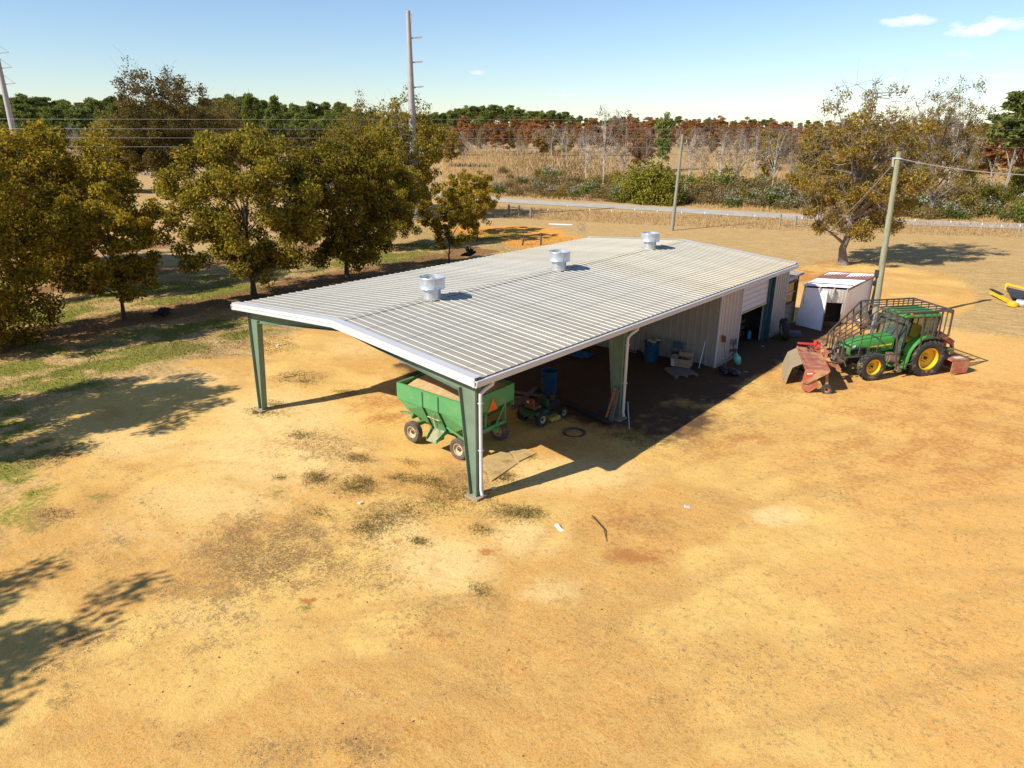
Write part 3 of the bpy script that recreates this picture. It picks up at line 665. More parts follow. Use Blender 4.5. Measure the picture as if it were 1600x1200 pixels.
CF_ = Vector((Cc.x, Cc.y, gl(Cc.x, Cc.y))); DF_ = Vector((D.x, D.y, gl(D.x, D.y)))
tinwall(BF, CF_, Cc, BT, 'side_wall', m_tin, .15); tinwall(DF_, AF, A, D, 'side_wall', m_tin_shade, .15); tinwall(CF_, DF_, D, Cc, 'back_wall', m_tin_shade, .15)
inn = Vector((-.06, .04, 0)); tinwall(CF_+inn, BF+inn+Vector((0, .1, 0)), BT+inn+Vector((0, .1, 0)), Cc+inn, 'shade_lining', m_tin_shade, .15)  # added dark sheet that deepens the shade seen through the doorway
ov = Vector((0, 0, .11))
def rsh(s0, s1, name, mat, k=.0):
    f0 = lp(A, BT, s0)+ov+(A-D)*.005; f1 = lp(A, BT, s1)+ov+(A-D)*.005; b0 = lp(D, Cc, s0)+ov-(A-D)*.06; b1 = lp(D, Cc, s1)+ov-(A-D)*.06
    up = Vector((0, 0, k)); return tinwall(f0+up, f1+up, b1+up, b0+up, name, mat, .12, .012)
rsh(-.04, .5, 'roof_sheet', m_tin, 0); rsh(.49, 1.03, 'roof_sheet', m_tin, .02)
# rusty sheets lie across the back half of the roof
fA, fB = lp(A, D, .52)+ov, lp(BT, Cc, .62)+ov
tinwall(fA+Vector((-.1, 0, .035)), fB+Vector((.12, 0, .045)), Cc+ov+Vector((.18, .25, .05)), D+ov+Vector((-.1, .25, .04)), 'rusty_roof_sheet', m_tinr, .12, .012)
mb = MB()
p0, p1 = lp(A, D, .18)+ov-O, lp(BT, Cc, .15)+ov-O; mb.bar(p0+Vector((0, 0, .03)), p1+Vector((0, 0, .05)), .05, .02); mb.bar(BT+ov+Vector((.03, -.05, -.0))-O, Cc+ov+Vector((.1, .2, .0))-O, .05, .06)
mb.build('roof_batten', m_tinr, shed)
for s in (.02, .36, .68, .97):
    mb = MB(); q = lp(A, BT, s)-O; mb.box(q+Vector((0, -.0, .05)), (.06, .16, .09)); mb.box(q+Vector((0, -.03, -.10)), (.04, .03, .14)); mb.build('rafter_end', pm('old_wood', (.40, .30, .20), .9), shed)
mb = MB(); q0, q1 = front(.56, .63), front(.70, 1.0); mb.plate([front(.64, .64)-O+Vector((.0, -.03, 0)), front(.72, .64)-O+Vector((0, -.03, 0)), front(.74, .97)-O+Vector((0, -.03, 0)), front(.67, .97)-O+Vector((0, -.03, 0))], .01); mb.build('grey_strip', pm('grey_tin', (.38, .40, .42), .5), shed)
mb = MB(); mb.box((-.7, 1.9, .5), (1.3, .5, .06)); mb.box((-1.25, 1.9, .25), (.06, .5, .5)); mb.box((-.15, 1.9, .25), (.06, .5, .5)); mb.box((-.7, 1.3, .22), (.9, .06, .06))
sb = mb.build('work_bench', pm('bench_wood', (.34, .27, .18), .9), None); sb.location = O; tag(sb, 'pale wooden bench standing inside the tin shed doorway', 'bench')
mb = MB(); mb.lathe([(0, 0), (.12, 0), (.13, .12), (.11, .26), (.05, .3), (0, .3)], n=14); jug = mb.build('red_jug', pm('red_plastic', (.5, .05, .03), .4), None, smooth=True); q = at(1313, 503); jug.location = q; tag(jug, 'small red jug on the ground in the shed doorway', 'jug')

# ------------------------------------------------------------------ vehicles: shared wheel builders (axle along local y)
m_rub = pm('tyre_rubber', (.035, .032, .03), .85, var=.2, scale=6, dirt=(.22, .15, .09), dirt_amt=.45, dscale=3)
m_rubd = pm('dusty_tyre', (.10, .08, .062), .9, var=.2, scale=6, dirt=(.26, .18, .11), dirt_amt=.5, dscale=3)
m_yel = pm('yellow_paint', (.72, .43, .01), .4, var=.08, dirt=(.4, .25, .08), dirt_amt=.2)
m_jgreen = pm('bright_green_paint', (.05, .26, .045), .35, var=.1, scale=2, dirt=(.22, .18, .08), dirt_amt=.42)
m_blk = pm('black_metal', (.022, .022, .022), .5, dirt=(.14, .10, .06), dirt_amt=.35)
m_brown = pm('brown_bar', (.085, .062, .05), .6, var=.2, dirt=(.16, .09, .05), dirt_amt=.3)
m_red = pm('faded_red_paint', (.40, .10, .06), .55, var=.18, scale=1.5, dirt=(.44, .28, .14), dirt_amt=.62, dscale=2)
def wheel(parent, pos, Rt, wd, rr, tmat, rmat, lugs=0, side=1, name='wheel', ribs=0, dish=.3, tread=None):
    """wheel > tyre, rim ; side = +1 when its outer face looks to +y"""
    wh = link(name, None, parent, pos); h = wd/2
    mb = MB(); s = Rt-rr
    pr = [(rr, -h*.72), (rr+s*.25, -h*.93), (rr+s*.55, -h), (rr+s*.85, -h*.9), (Rt-(.04 if lugs else 0), -h*.62), (Rt-(.035 if lugs else -.006), 0), (Rt-(.04 if lugs else 0), h*.62), (rr+s*.85, h*.9), (rr+s*.55, h), (rr+s*.25, h*.93), (rr, h*.72)]
    if ribs:
        body = [p for p in pr if abs(p[1]) > h*.7]; left = [p for p in body if p[1] < 0]; right = [p for p in body if p[1] > 0]; mid = []
        for i in range(ribs):
            y0 = -h*.66+i*(h*1.32/ribs); y1 = y0+h*1.32/ribs
            mid += [(Rt-.014, y0), (Rt, y0+.004), (Rt, y1-.008), (Rt-.014, y1-.004)]
        pr = left+mid+right
    mb.lathe(pr, axis='y', n=48)
    for i in range(lugs):
        for sd in (-1, 1):
            a0 = 2*math.pi*(i+(.5 if sd > 0 else 0))/lugs
            pts = []
            for f, rr_ in ((0.03, Rt), (.45, Rt), (.80, Rt-.012), (1.0, Rt-.07)):
                a = a0 + f*.34*(2*math.pi/ max(lugs, 1))*2.2
                y = sd*h*(f*.98); pts.append((a, y, rr_))
            lw = .34*(2*math.pi/lugs)*.5
            vs = []; fs = []
            for (a, y, r1) in pts:
                for da in (-lw/2, lw/2):
                    for r2 in (r1-.06, r1+.012): vs.append((r2*math.cos(a+da), y, r2*math.sin(a+da)))
            for j in range(len(pts)-1):
                o = 4*j; fs += [(o+1, o+3, o+7, o+5), (o, o+1, o+5, o+4), (o+2, o+6, o+7, o+3)]
            fs += [(0, 2, 3, 1), (12, 13, 15, 14)]
            mb.add(vs, fs)
    mb.build('tyre', tmat, wh, smooth=True)
    mb = MB(); d = side*h
    mb.lathe([(rr+.004, d*.78), (rr*.93, d*.80), (rr*.90, d*.62), (rr*.88, d*(.62-dish)), (rr*.78, d*(.5-dish)), (rr*.40, d*(.42-dish)), (rr*.30, d*(.62-dish)), (0, d*(.64-dish))], axis='y', n=32)
    mb.lathe([(rr+.004, -d*.78), (rr*.9, -d*.7), (rr*.86, d*.2)], axis='y', n=32)
    wr = mb.build('rim', rmat, wh, smooth=True)
    mb = MB()
    for k in range(8):
        a = k*math.pi/4; mb.lathe([(.018, 0), (.018, side*.02), (0, side*.022)], c=(rr*.34*math.cos(a), d*(.62-dish)-side*.006, rr*.34*math.sin(a)), axis='y', n=6)
    mb.lathe([(rr*.16, 0), (rr*.16, side*.05), (0, side*.055)], c=(0, d*(.62-dish), 0), axis='y', n=12)
    mb.build('wheel_bolts', m_blk, wr)
    return wh

# ------------------------------------------------------------------ TRACTOR
TX, TY = 6.06, 19.65; TA = R_(233.5); TZ = gl(TX-.8, TY-1)+.0
tr = thing('tractor', 'green and yellow farm tractor inside a brown tube guard cage in the sandy yard', 'tractor', (TX, TY, TZ), TA)
for s in (-1, 1):
    wheel(tr, (0, s*.90, .77), .78, .46, .46, m_rub, m_yel, 22, s, 'rear_wheel', dish=.7)
    wheel(tr, (2.42, s*.86, .56), .57, .36, .32, m_rub, m_yel, 18, s, 'front_wheel', dish=.6)
# hood
mb = MB()
secs = [(1.15, 1.62, .37, 1.02), (1.7, 1.60, .37, .98), (2.3, 1.55, .36, .92), (2.8, 1.47, .34, .88), (3.08, 1.36, .31, .86), (3.2, 1.18, .27, .86)]
n = 9; rows = []
for x, zt, hw, zb in secs:
    row = []
    for j in range(n):
        a = math.pi*j/(n-1); cx = math.cos(a); sy_ = math.sin(a)
        y = hw*math.copysign(abs(cx)**.45, cx); z = zb+.35+(zt-zb-.35)*(sy_**.5 if sy_ > 0 else 0)
        row.append((x, y, z))
    row = [(x, hw, zb)]+row+[(x, -hw, zb)]; rows.append(row)
k = n+2; vs = [q for r_ in rows for q in r_]
mb.add(vs, [(i*k+j, i*k+j+1, (i+1)*k+j+1, (i+1)*k+j) for i in range(len(rows)-1) for j in range(k-1)]+[tuple(range(k)), tuple((len(rows)-1)*k+j for j in range(k-1, -1, -1))])
mb.build('hood', m_jgreen, tr, smooth=True)
for s in (-1, 1):
    mb = MB(); mb.plate([(1.25, s*.375, 1.30), (2.35, s*.368, 1.20), (2.35, s*.366, 1.155), (1.25, s*.375, 1.235)], .008*s); mb.build('yellow_stripe', pm('stripe_yellow', (.80, .62, .05), .4), tr)
    for j in range(5): mb = MB(); mb.box((1.75+j*.10, s*.368, 1.10-j*.01), (.05, .02, .16), (0, .35, 0)); mb.build('hood_slot', m_blk, tr)
    mb = MB(); mb.plate([(2.4, s*.352, 1.17), (3.06, s*.325, 1.10), (3.06, s*.325, .93), (2.4, s*.352, .93)], .012*s); mb.build('side_screen', m_blk, tr)
    mb = MB(); mb.plate([(2.86, s*.31, 1.30), (3.15, s*.27, 1.20), (3.19, s*.24, 1.10), (2.9, s*.335, 1.18)], .03*s); mb.lathe([(0, .0), (.06, .0)], (3.2, s*.17, 1.14), 'x', 12)
    mb.build('headlight', pm('headlight_lens', (.75, .77, .8), .15, metal=.3), tr)
mb = MB(); mb.box((3.19, 0, 1.0), (.06, .5, .32)); 
for j in range(7): mb.box((3.225, -.21+j*.07, 1.0), (.02, .02, .32))
mb.build('grille', m_blk, tr)
# chassis
mb = MB()
mb.box((1.9, 0, .72), (2.2, .42, .42)); mb.box((.35, 0, .85), (1.4, .6, .6)); mb.box((2.42, 0, .52), (.28, 1.35, .18)); mb.box((2.9, 0, .66), (.7, .5, .24)); mb.box((0, 0, .78), (.4, 1.35, .32)); mb.box((1.35, 0, .52), (1.1, .5, .25))
mb.build('chassis', m_blk, tr)
mb = MB(); mb.box((2.42, 0, .62), (.2, .7, .2)); mb.box((1.95, 0, .86), (1.9, .6, .12)); mb.box((2.42, .62, .56), (.22, .12, .3)); mb.box((2.42, -.62, .56), (.22, .12, .3)); mb.box((1.0, .42, .5), (.5, .25, .3)); mb.build('green_frame', m_jgreen, tr)
mb = MB(); mb.tube([(1.12, .62, .45), (1.12, .62, .95), (1.05, .60, 1.15)], .13, 12); mb.box((1.35, .55, .78), (.25, .3, .35)); mb.tube([(1.3, .48, .6), (1.25, .66, .8), (1.2, .62, 1.0)], .06); mb.box((.98, .66, .35), (.2, .2, .35)); mb.build('hydraulic_valve', pm('dirty_hydraulics', (.22, .16, .12), .7, dirt=(.3, .18, .09), dirt_amt=.5), tr)
# floor, steps, tank
mb = MB(); mb.box((.72, 0, .95), (.95, 1.25, .06)); mb.build('cab_floor', m_blk, tr)
for z, y in ((.35, .78), (.62, .72), (.88, .66)): mb = MB(); mb.box((.82, y, z), (.34, .22, .03)); mb.build('step', m_blk, tr)
# fenders
for s in (-1, 1):
    mb = MB(); R0 = .90; pts = []
    for a in np.linspace(R_(-5), R_(118), 14): pts.append((R0*math.cos(a), .77+R0*math.sin(a)))
    y0, y1 = s*.58, s*1.02; vs = [(p[0], y, p[1]) for p in pts for y in (y0, y1)]+[(p[0]*.965, y, .77+(p[1]-.77)*.965) for p in pts for y in (y0, y1)]
    m_ = len(pts); fs = []
    for i in range(m_-1): fs += [(2*i, 2*i+1, 2*i+3, 2*i+2), (2*m_+2*i, 2*m_+2*i+2, 2*m_+2*i+3, 2*m_+2*i+1), (2*i+1, 2*m_+2*i+1, 2*m_+2*i+3, 2*i+3), (2*i, 2*i+2, 2*m_+2*i+2, 2*m_+2*i)]
    fs += [(0, 2*m_, 2*m_+1, 1), (2*m_-2, 2*m_-1, 4*m_-1, 4*m_-2)]
    mb.add(vs, fs)
    mb.prism([(p[0]*.96, s*.58, .77+(p[1]-.77)*.96) for p in pts]+[(.2, s*.58, .9)], (0, s*.02, 0)); mb.box((.93, s*.80, .62), (.05, .42, .5), (0, -.1, 0))
    mb.build('fender', m_jgreen, tr)
# cab
m_glass = pm('cab_glass', (.35, .42, .36), .06, var=.02, alpha=.85); 
mb = MB()
for s in (-1, 1):
    mb.bar((1.28, s*.60, 1.0), (1.05, s*.66, 2.42), .06); mb.bar((.28, s*.72, 1.0), (.22, s*.70, 2.42), .06); mb.bar((-.42, s*.66, 1.4), (-.50, s*.66, 2.42), .07); mb.bar((1.28, s*.60, 1.0), (.3, s*.70, 1.0), .06)
mb.bar((1.05, -.66, 2.42), (1.05, .66, 2.42), .07); mb.bar((-.5, -.66, 2.42), (-.5, .66, 2.42), .07)
for s in (-1, 1): mb.bar((1.05, s*.66, 2.42), (-.5, s*.66, 2.42), .06)
mb.build('cab_frame', m_blk, tr)
mb = MB(); mb.plate([(1.24, -.58, 1.55), (1.24, .58, 1.55), (1.06, .64, 2.40), (1.06, -.64, 2.40)], .01); mb.build('windscreen', m_glass, tr)
mb = MB(); mb.plate([(.22, .725, 1.5), (-.42, .69, 1.5), (-.49, .67, 2.40), (.2, .70, 2.40)], .01); mb.build('side_window', m_glass, tr)
mb = MB(); mb.plate([(.25, -.725, 1.5), (-.42, -.69, 1.5), (-.49, -.67, 2.40), (.22, -.70, 2.40)], .01); mb.build('side_window', m_glass, tr)
mb = MB(); mb.plate([(-.44, -.64, 1.5), (-.44, .64, 1.5), (-.5, .64, 2.40), (-.5, -.64, 2.40)], .01); mb.build('rear_window', m_glass, tr)
# open door swung out ahead of the post
mb = MB(); mb.plate([(1.26, .64, .95), (1.30, .95, 1.0), (1.10, 1.0, 2.30), (1.06, .68, 2.38)], .012); mb.build('door', m_glass, tr)
mb = MB(); mb.bar((1.26, .64, .95), (1.30, .96, 1.0), .03); mb.bar((1.30, .96, 1.0), (1.10, 1.0, 2.3), .035); mb.bar((1.10, 1.0, 2.3), (1.06, .68, 2.38), .03); mb.build('door_frame', m_blk, tr)
mb = MB()
mb.box((.28, 0, 2.47), (1.72, 1.50, .10)); mb.box((.28, 0, 2.55), (1.6, 1.34, .07), taper=.93); 
mb.build('cab_roof', m_jgreen, tr, bevel=.03)
for j in range(4): mb = MB(); mb.box((.28, -.48+j*.32, 2.595), (1.3, .16, .025)); mb.build('roof_rib', m_jgreen, tr, bevel=.01)
mb = MB(); mb.lathe([(.05, 0), (.045, .05), (0, .08)], (1.02, .85, 2.62), n=10); mb.build('beacon', pm('amber', (.85, .32, .02), .3), tr)
st = MB(); st.box((.12, 0, 1.28), (.5, .5, .14)); st.box((-.12, 0, 1.62), (.12, .48, .6), (0, -.12, 0)); st.box((.1, 0, 1.1), (.3, .3, .25)); st.build('seat', pm('seat_yellow', (.55, .36, .02), .6), tr, bevel=.04)
mb = MB(); mb.tube([(1.1, 0, 1.15), (.82, 0, 1.62)], .035)
c0 = Vector((.80, 0, 1.65)); ax = Vector((-.51, 0, .86)); e1 = Vector((0, 1, 0)); e2 = ax.cross(e1)
mb.tube([c0+(e1*math.cos(a)+e2*math.sin(a))*.2 for a in np.linspace(0, 2*math.pi, 19)], .016, 6); mb.box((1.15, 0, 1.3), (.15, .5, .45)); mb.build('steering_wheel', m_blk, tr)
mb = MB(); mb.tube([(1.62, -.42, 1.2), (1.62, -.42, 1.9), (1.60, -.44, 2.3)], [.06, .07, .045], 10); mb.build('exhaust', pm('exhaust_grey', (.28, .28, .30), .5, metal=.4), tr, smooth=True)
mb = MB(); mb.tube([(1.3, -.55, 1.3), (1.3, -.75, 1.9), (1.25, -.95, 2.1)], .015, 6); mb.box((1.25, -1.0, 2.0), (.03, .18, .3)); mb.build('mirror', m_blk, tr)
# mechanical clutter behind the grille guard
mb = MB(); rr2 = random.Random(3)
for i in range(16):
    p = Vector((3.25+rr2.random()*.75, rr2.uniform(-.5, .55), .65+rr2.random()*.5)); q = p+Vector((rr2.uniform(-.3, .3), rr2.uniform(-.25, .25), rr2.uniform(-.3, .35))); mb.tube([p, (p+q)/2+Vector((0, 0, .1)), q], rr2.choice([.02, .028, .04]), 6)
mb.box((3.4, 0, .75), (.5, .7, .12)); mb.box((3.5, .35, .85), (.5, .06, .35)); mb.box((3.5, -.35, .85), (.5, .06, .35)); mb.bar((3.25, .35, .70), (4.2, .42, .62), .09, .12); mb.bar((3.25, -.35, .70), (4.2, -.42, .62), .09, .12)
mb.build('front_linkage', pm('linkage_dirty', (.16, .12, .09), .7, dirt=(.34, .24, .13), dirt_amt=.6), tr)
# rear three point arms
mb = MB()
for s in (-1, 1): mb.bar((-.1, s*.32, .6), (-1.05, s*.42, .55), .07); mb.bar((-.3, s*.35, 1.15), (-.85, s*.4, .6), .05); mb.bar((-.1, s*.2, 1.2), (-.6, s*.3, 1.25), .06)
mb.build('rear_linkage', m_blk, tr)
mb = MB(); mb.box((-.25, 0, 1.35), (.5, 1.25, .08)); mb.build('rear_deck', m_jgreen, tr)
# guard cage
B_ = [0]
def gb(a, b_, w=.045): mb = MB(); mb.bar(a, b_, w); mb.build('guard_bar', m_brown, tr)
xr, xf, yw, zt = -.68, 1.86, 1.06, 2.74
xl, yl, zl, zb = 3.58, .50, 1.62, .88
for s in (-1, 1):
    gb((xr, s*yw, zt), (xf, s*yw, zt), .055); gb((xf, s*yw, zt), (xl, s*yl, zl), .055); gb((xl, s*yl, zl), (xl, s*yl, zb), .05)
    gb((xl, s*yl, zb), (1.35, s*.92, 1.02), .045); gb((xf, s*yw, zt), (1.42, s*1.06, .42), .055)
    gb((xr, s*yw, zt), (xr-.02, s*yw, 1.70), .055); gb((xr-.02, s*yw, 1.70), (.42, s*yw, 1.62), .045); gb((.62, s*yw, zt), (.50, s*1.06, .95), .045); gb((.50, s*1.06, .62), (1.42, s*1.06, .60), .045); gb((.52, s*1.06, 1.6), (.50, s*1.06, .62), .045)
    for x in (-.44, -.20, .04, .28, .5)[:4]: gb((x, s*yw, zt), (x+.0, s*yw, 1.66), .032)
    for f_ in (.22, .42, .62, .82):
        x = xf+(xl-xf)*f_; y = yw+(yl-yw)*f_; z = zt+(zl-zt)*f_; zlow = 1.02+(zb-1.02)*((x-1.35)/(xl-1.35)); ylow = .92+(yl-.92)*((x-1.35)/(xl-1.35)); gb((x, s*y, z), (x, s*ylow, zlow), .03)
for x in (xr, xf): gb((x, -yw, zt), (x, yw, zt), .055)
for y in (-.7, -.35, 0, .35, .7): gb((xr, y, zt), (xf, y, zt), .034)
for f_ in (.5,): x = xf+(xl-xf)*f_; y = yw+(yl-yw)*f_; z = zt+(zl-zt)*f_; gb((x, -y, z), (x, y, z), .045)
gb((xl, -yl, zl), (xl, yl, zl), .05); gb((xl, -yl, zb), (xl, yl, zb), .05)
for y0, y1 in ((-.62, -.3), (-.2, -.1), (.2, .1), (.62, .3)): gb((xf, y0, zt), (xl, y1, zl), .032)
for y in (-.3, -.1, .1, .3): gb((xl, y, zl), (xl, y, zb), .03)
for y in (-.6, -.2, .2, .6): gb((xr, y, zt), (xr-.02, y, 1.70), .03)
gb((xr-.02, -yw, 1.70), (xr-.02, yw, 1.70), .05); gb((xr, yw, zt-.1), (xr+.35, yw, zt), .06)

# red sweeper carried in front
SWX, SWY = 4.72, .28; ca_, sa_ = math.cos(TA), math.sin(TA)
swp = (TX+SWX*ca_-SWY*sa_, TY+SWX*sa_+SWY*ca_)
sw = thing('orchard_sweeper', 'faded red sweeper deck with worn rubber flaps standing in front of the caged tractor', 'sweeper', (swp[0], swp[1], gl(*swp)), TA+R_(-27))
# local: y along the sweeper (3 m), x ahead
mb = MB(); yA, yB = -1.45, 1.55
prof = [(-.44, .98), (.44, 1.0), (.44, .94), (.38, .94), (.36, .96), (-.38, .95), (-.40, .90), (-.44, .90)]
mb.prism([(p[0], yA, p[1]) for p in prof], (0, yB-yA, 0)); mb.build('deck', m_red, sw)
mb = MB(); mb.bar((.41, yA, 1.005), (.41, yB, 1.005), .05); mb.bar((-.41, yA, 1.0), (-.41, yB, 1.0), .05); mb.build('deck_edge', m_red, sw)
mb = MB(); mb.prism([(.44, yB, .99), (-.42, yB, .97), (-.34, yB, .86), (.30, yB, .42), (.50, yB, .44)], (0, .05, 0)); mb.build('end_plate', m_red, sw)
mb = MB(); mb.plate([(.40, yB+.056, .90), (.02, yB+.056, .90), (.40, yB+.056, .60)], .012); mb.build('end_panel', pm('bright_red', (.65, .06, .03), .4), sw)
mb = MB(); mb.box((.27, yB+.075, .84), (.19, .008, .05), (0, .12, 0)); mb.build('white_decal', pm('white_decal', (.8, .8, .8), .5), sw)
mb = MB(); mb.prism([(.48, yB-.02, .52), (.2, yB-.02, .55), (-.05, yB-.02, .65), (-.10, yB-.02, .30), (.18, yB-.02, .06), (.42, yB-.02, .12), (.55, yB-.02, .36)], (0, -.04, 0)); mb.build('skid_plate', m_red, sw)
m_flap = pm('worn_rubber_flap', (.29, .225, .14), .85, var=.15, scale=3, dirt=(.30, .22, .13), dirt_amt=.5, stretch=(1, 6, 1))
for y0, y1, k_ in ((-1.5, -.55, .0), (-.6, .62, .25)):
    mb = MB(); n = 10; A_ = []; 
    for i in range(n+1):
        y = y0+(y1-y0)*i/n; wv = .03*math.sin(i*1.7)
        A_.append([(.42, y, .93), (.74+wv+k_*.3, y, .72), (.84+wv+k_*.3, y, .36), (.90+wv+k_*.3, y, .04+.03*math.sin(i*2.3))])
    vs = [q for r_ in A_ for q in r_]+[(q[0]-.02, q[1], q[2]-.02) for r_ in A_ for q in r_]; m_ = 4*(n+1)
    fs = [(4*i+j, 4*i+j+1, 4*i+j+5, 4*i+j+4) for i in range(n) for j in range(3)]+[(m_+4*i+j, m_+4*i+j+4, m_+4*i+j+5, m_+4*i+j+1) for i in range(n) for j in range(3)]
    fs += [(j, m_+j, m_+j+1, j+1) for j in range(3)]+[(4*n+j, 4*n+j+1, m_+4*n+j+1, m_+4*n+j) for j in range(3)]+[(4*i+3, m_+4*i+3, m_+4*i+7, 4*i+7) for i in range(n)]
    mb.add(vs, fs); mb.build('rubber_flap', m_flap, sw, smooth=True)
mb = MB(); mb.lathe([(.10, yA+.1), (.10, yB-.15)], (.22, 0, .32), 'y', 16)
for i in range(60):
    a = i*2.4; y = yA+.15+(yB-yA-.3)*i/59; mb.bar((.22+.1*math.cos(a), y, .32+.1*math.sin(a)), (.22+.27*math.cos(a), y, .32+.27*math.sin(a)), .015, .03)
mb.build('brush_reel', m_blk, sw)
for yy in (1.30, -1.2):
    mb = MB(); mb.bar((-.36, yy, .98), (-.44, yy, .32), .13, .10); mb.build('caster_leg', m_red, sw)
    wh = wheel(sw, (-.44, yy+.12, .2), .2, .14, .10, m_rub, m_red, 0, 1, 'caster_wheel', dish=.2)
mb = MB(); mb.bar((-.4, .2, .95), (-.95, .1, .72), .14, .10); mb.bar((-.5, -.5, 1.0), (-.52, -.5, 1.35), .08); mb.bar((-.4, .3, 1.05), (-.46, .3, 1.42), .14, .08); mb.bar((-.95, -.3, .72), (-.95, .5, .72), .12); mb.build('hitch_frame', m_red, sw)
mb = MB(); mb.box((.1, -1.62, 1.10), (.6, .07, .07)); mb.box((-.35, -1.3, 1.12), (.2, .24, .24)); mb.lathe([(.09, 0), (.09, .16), (.0, .17)], (-.25, -1.25, 1.2), n=12); mb.build('drive_motor', pm('motor_red', (.62, .04, .03), .4), sw)
mb = MB(); rr2 = random.Random(5)
for i in range(12): p = Vector((rr2.uniform(-.35, .1), rr2.uniform(-1.3, -.75), 1.03)); mb.tube([p, p+Vector((rr2.uniform(-.12, .12), rr2.uniform(-.12, .12), rr2.uniform(.0, .08)))], .02, 5)
mb.build('hose_fittings', m_blk, sw)
for dy in (0, .13): mb = MB(); mb.bar((-.62, -.85+dy, .95), (-1.15, -1.7+dy, 1.1), .08, .03); mb.build('draw_bar', m_red, sw)
# red blower box behind
rbp = (TX-1.35*ca_-.35*sa_, TY-1.35*sa_+.35*ca_)
rb = thing('rear_box_scraper', 'faded red box frame attachment hung behind the caged tractor', 'implement', (rbp[0], rbp[1], gl(*rbp)), TA)
mb = MB(); mb.prism([(-.36, -.95, .52), (-.36, .95, .52), (-.28, .95, .06), (-.28, -.95, .06)], (.05, 0, 0)); mb.build('scraper_blade', m_red, rb)
for s in (-1, 1): mb = MB(); mb.prism([(-.40, s*.97, .58), (.42, s*.97, .58), (.42, s*.97, .08), (-.34, s*.97, .08)], (0, s*.03, 0)); mb.build('side_plate', m_red, rb)
mb = MB(); mb.box((.02, .72, .62), (.8, .46, .07)); mb.box((.02, -.2, .60), (.82, 1.4, .05)); mb.build('top_plate', m_red, rb)
mb = MB(); mb.box((-.05, .75, .665), (.34, .22, .012)); mb.build('worn_patch', pm('bare_patch', (.62, .50, .38), .8), rb)
for y in (-.35, .1): mb = MB(); mb.bar((.55, y, 1.55), (-.15, y+.05, 1.12), .22, .20); mb.bar((-.15, y+.05, 1.12), (-.30, y+.05, .65), .12, .10); mb.build('boom', m_red, rb)
mb = MB(); mb.box((.45, -.1, 1.05), (.35, .9, .35)); mb.bar((.5, .35, .95), (.5, .35, .2), .1); mb.build('head_frame', pm('dark_red', (.16, .025, .02), .5), rb)
mb = MB(); mb.box((.1, .3, .82), (.3, .35, .2), (0, .2, .3)); mb.build('gear_box', pm('olive_gear', (.30, .26, .09), .7), rb)

# ------------------------------------------------------------------ GRAIN WAGON
m_wg = pm('wagon_green', (.09, .30, .105), .5, var=.1, scale=1.2, dirt=(.22, .27, .12), dirt_amt=.42)
m_wd = pm('wagon_dark_green', (.02, .08, .03), .6)
WX, WYY = -3.66, 2.87; WA = R_(2.0)
wg = thing('grain_wagon', 'green gravity grain wagon heaped with tan feed under the front of the roof', 'wagon', (WX, WYY, .14), WA)
tx, ty = 1.47, 1.20; zt_, zm, zk = 2.04, 1.50, .68      # half length, half width, rim / knee / hopper foot
def wq(q, th=.03, name='side_panel', mat=m_wg): mb = MB(); mb.plate(q, th); return mb.build(name, mat, wg)
xk0, xk1 = -.30, .42                                   # chute bay along the near side
fy_ = -ty
# near side (y = -ty): three panels divided by dark ribs, lower ones lean inwards to the chute
for a, b_ in ((-tx, xk0), (xk0+.03, xk1-.03), (xk1, tx)):
    wq([(a, fy_, zm), (b_, fy_, zm), (b_, fy_, zt_), (a, fy_, zt_)])
yi = fy_+.40
wq([(xk0-.50, yi+.02, zk+.28), (xk0, yi+.05, zk), (xk0, fy_, zm), (-tx, fy_, zm)], name='lower_panel')
mb = MB(); mb.prism([(-tx, fy_+.0, zm), (-tx+.34, fy_+.05, zm-.30), (xk0, yi, zk), (xk0, fy_, zm)], (0, .03, 0)); mb.build('lower_panel', m_wg, wg)
mb = MB(); mb.prism([(xk0+.03, fy_, zm), (xk0+.03, yi, zk-.02), (xk1-.03, yi, zk-.02), (xk1-.03, fy_, zm)], (0, .03, 0)); mb.build('lower_panel', m_wg, wg)
mb = MB(); mb.prism([(xk1, fy_, zm), (xk1, yi, zk), (xk1+.14, yi, zk), (tx, fy_+.03, zm-.28), (tx, fy_, zm)], (0, .03, 0)); mb.build('lower_panel', m_wg, wg)
for x in (xk0+.01, xk1-.01): mb = MB(); mb.bar((x, fy_-.025, zt_-.03), (x, fy_-.025, zm), .035, .05); mb.bar((x, fy_-.025, zm), (x, yi-.03, zk), .035, .05); mb.build('side_rib', m_wd, wg)
# far side, ends
wq([(tx, ty, zm-.2), (-tx, ty, zm-.2), (-tx, ty, zt_), (tx, ty, zt_)]); wq([(-tx, ty, zm-.2), (-tx, fy_, zm), (-tx, fy_, zt_), (-tx, ty, zt_)], name='end_panel'); wq([(tx, fy_, zm), (tx, ty, zm), (tx, ty, zt_), (tx, fy_, zt_)], name='end_panel')
mb = MB(); mb.prism([(tx, fy_+.04, zm), (tx, ty, zm), (xk1+.1, ty, zk), (xk1+.1, yi+.05, zk)], (-.03, 0, 0)); mb.prism([(-tx, ty, zm), (-tx, fy_+.04, zm), (xk0-.1, yi+.05, zk), (xk0-.1, ty, zk)], (.03, 0, 0)); mb.prism([(-tx, ty-.02, zm-.2), (tx, ty-.02, zm-.2), (xk1+.1, .3, zk), (xk0-.1, .3, zk)], (0, -.03, 0)); mb.build('hopper_slope', m_wg, wg)
mb = MB()
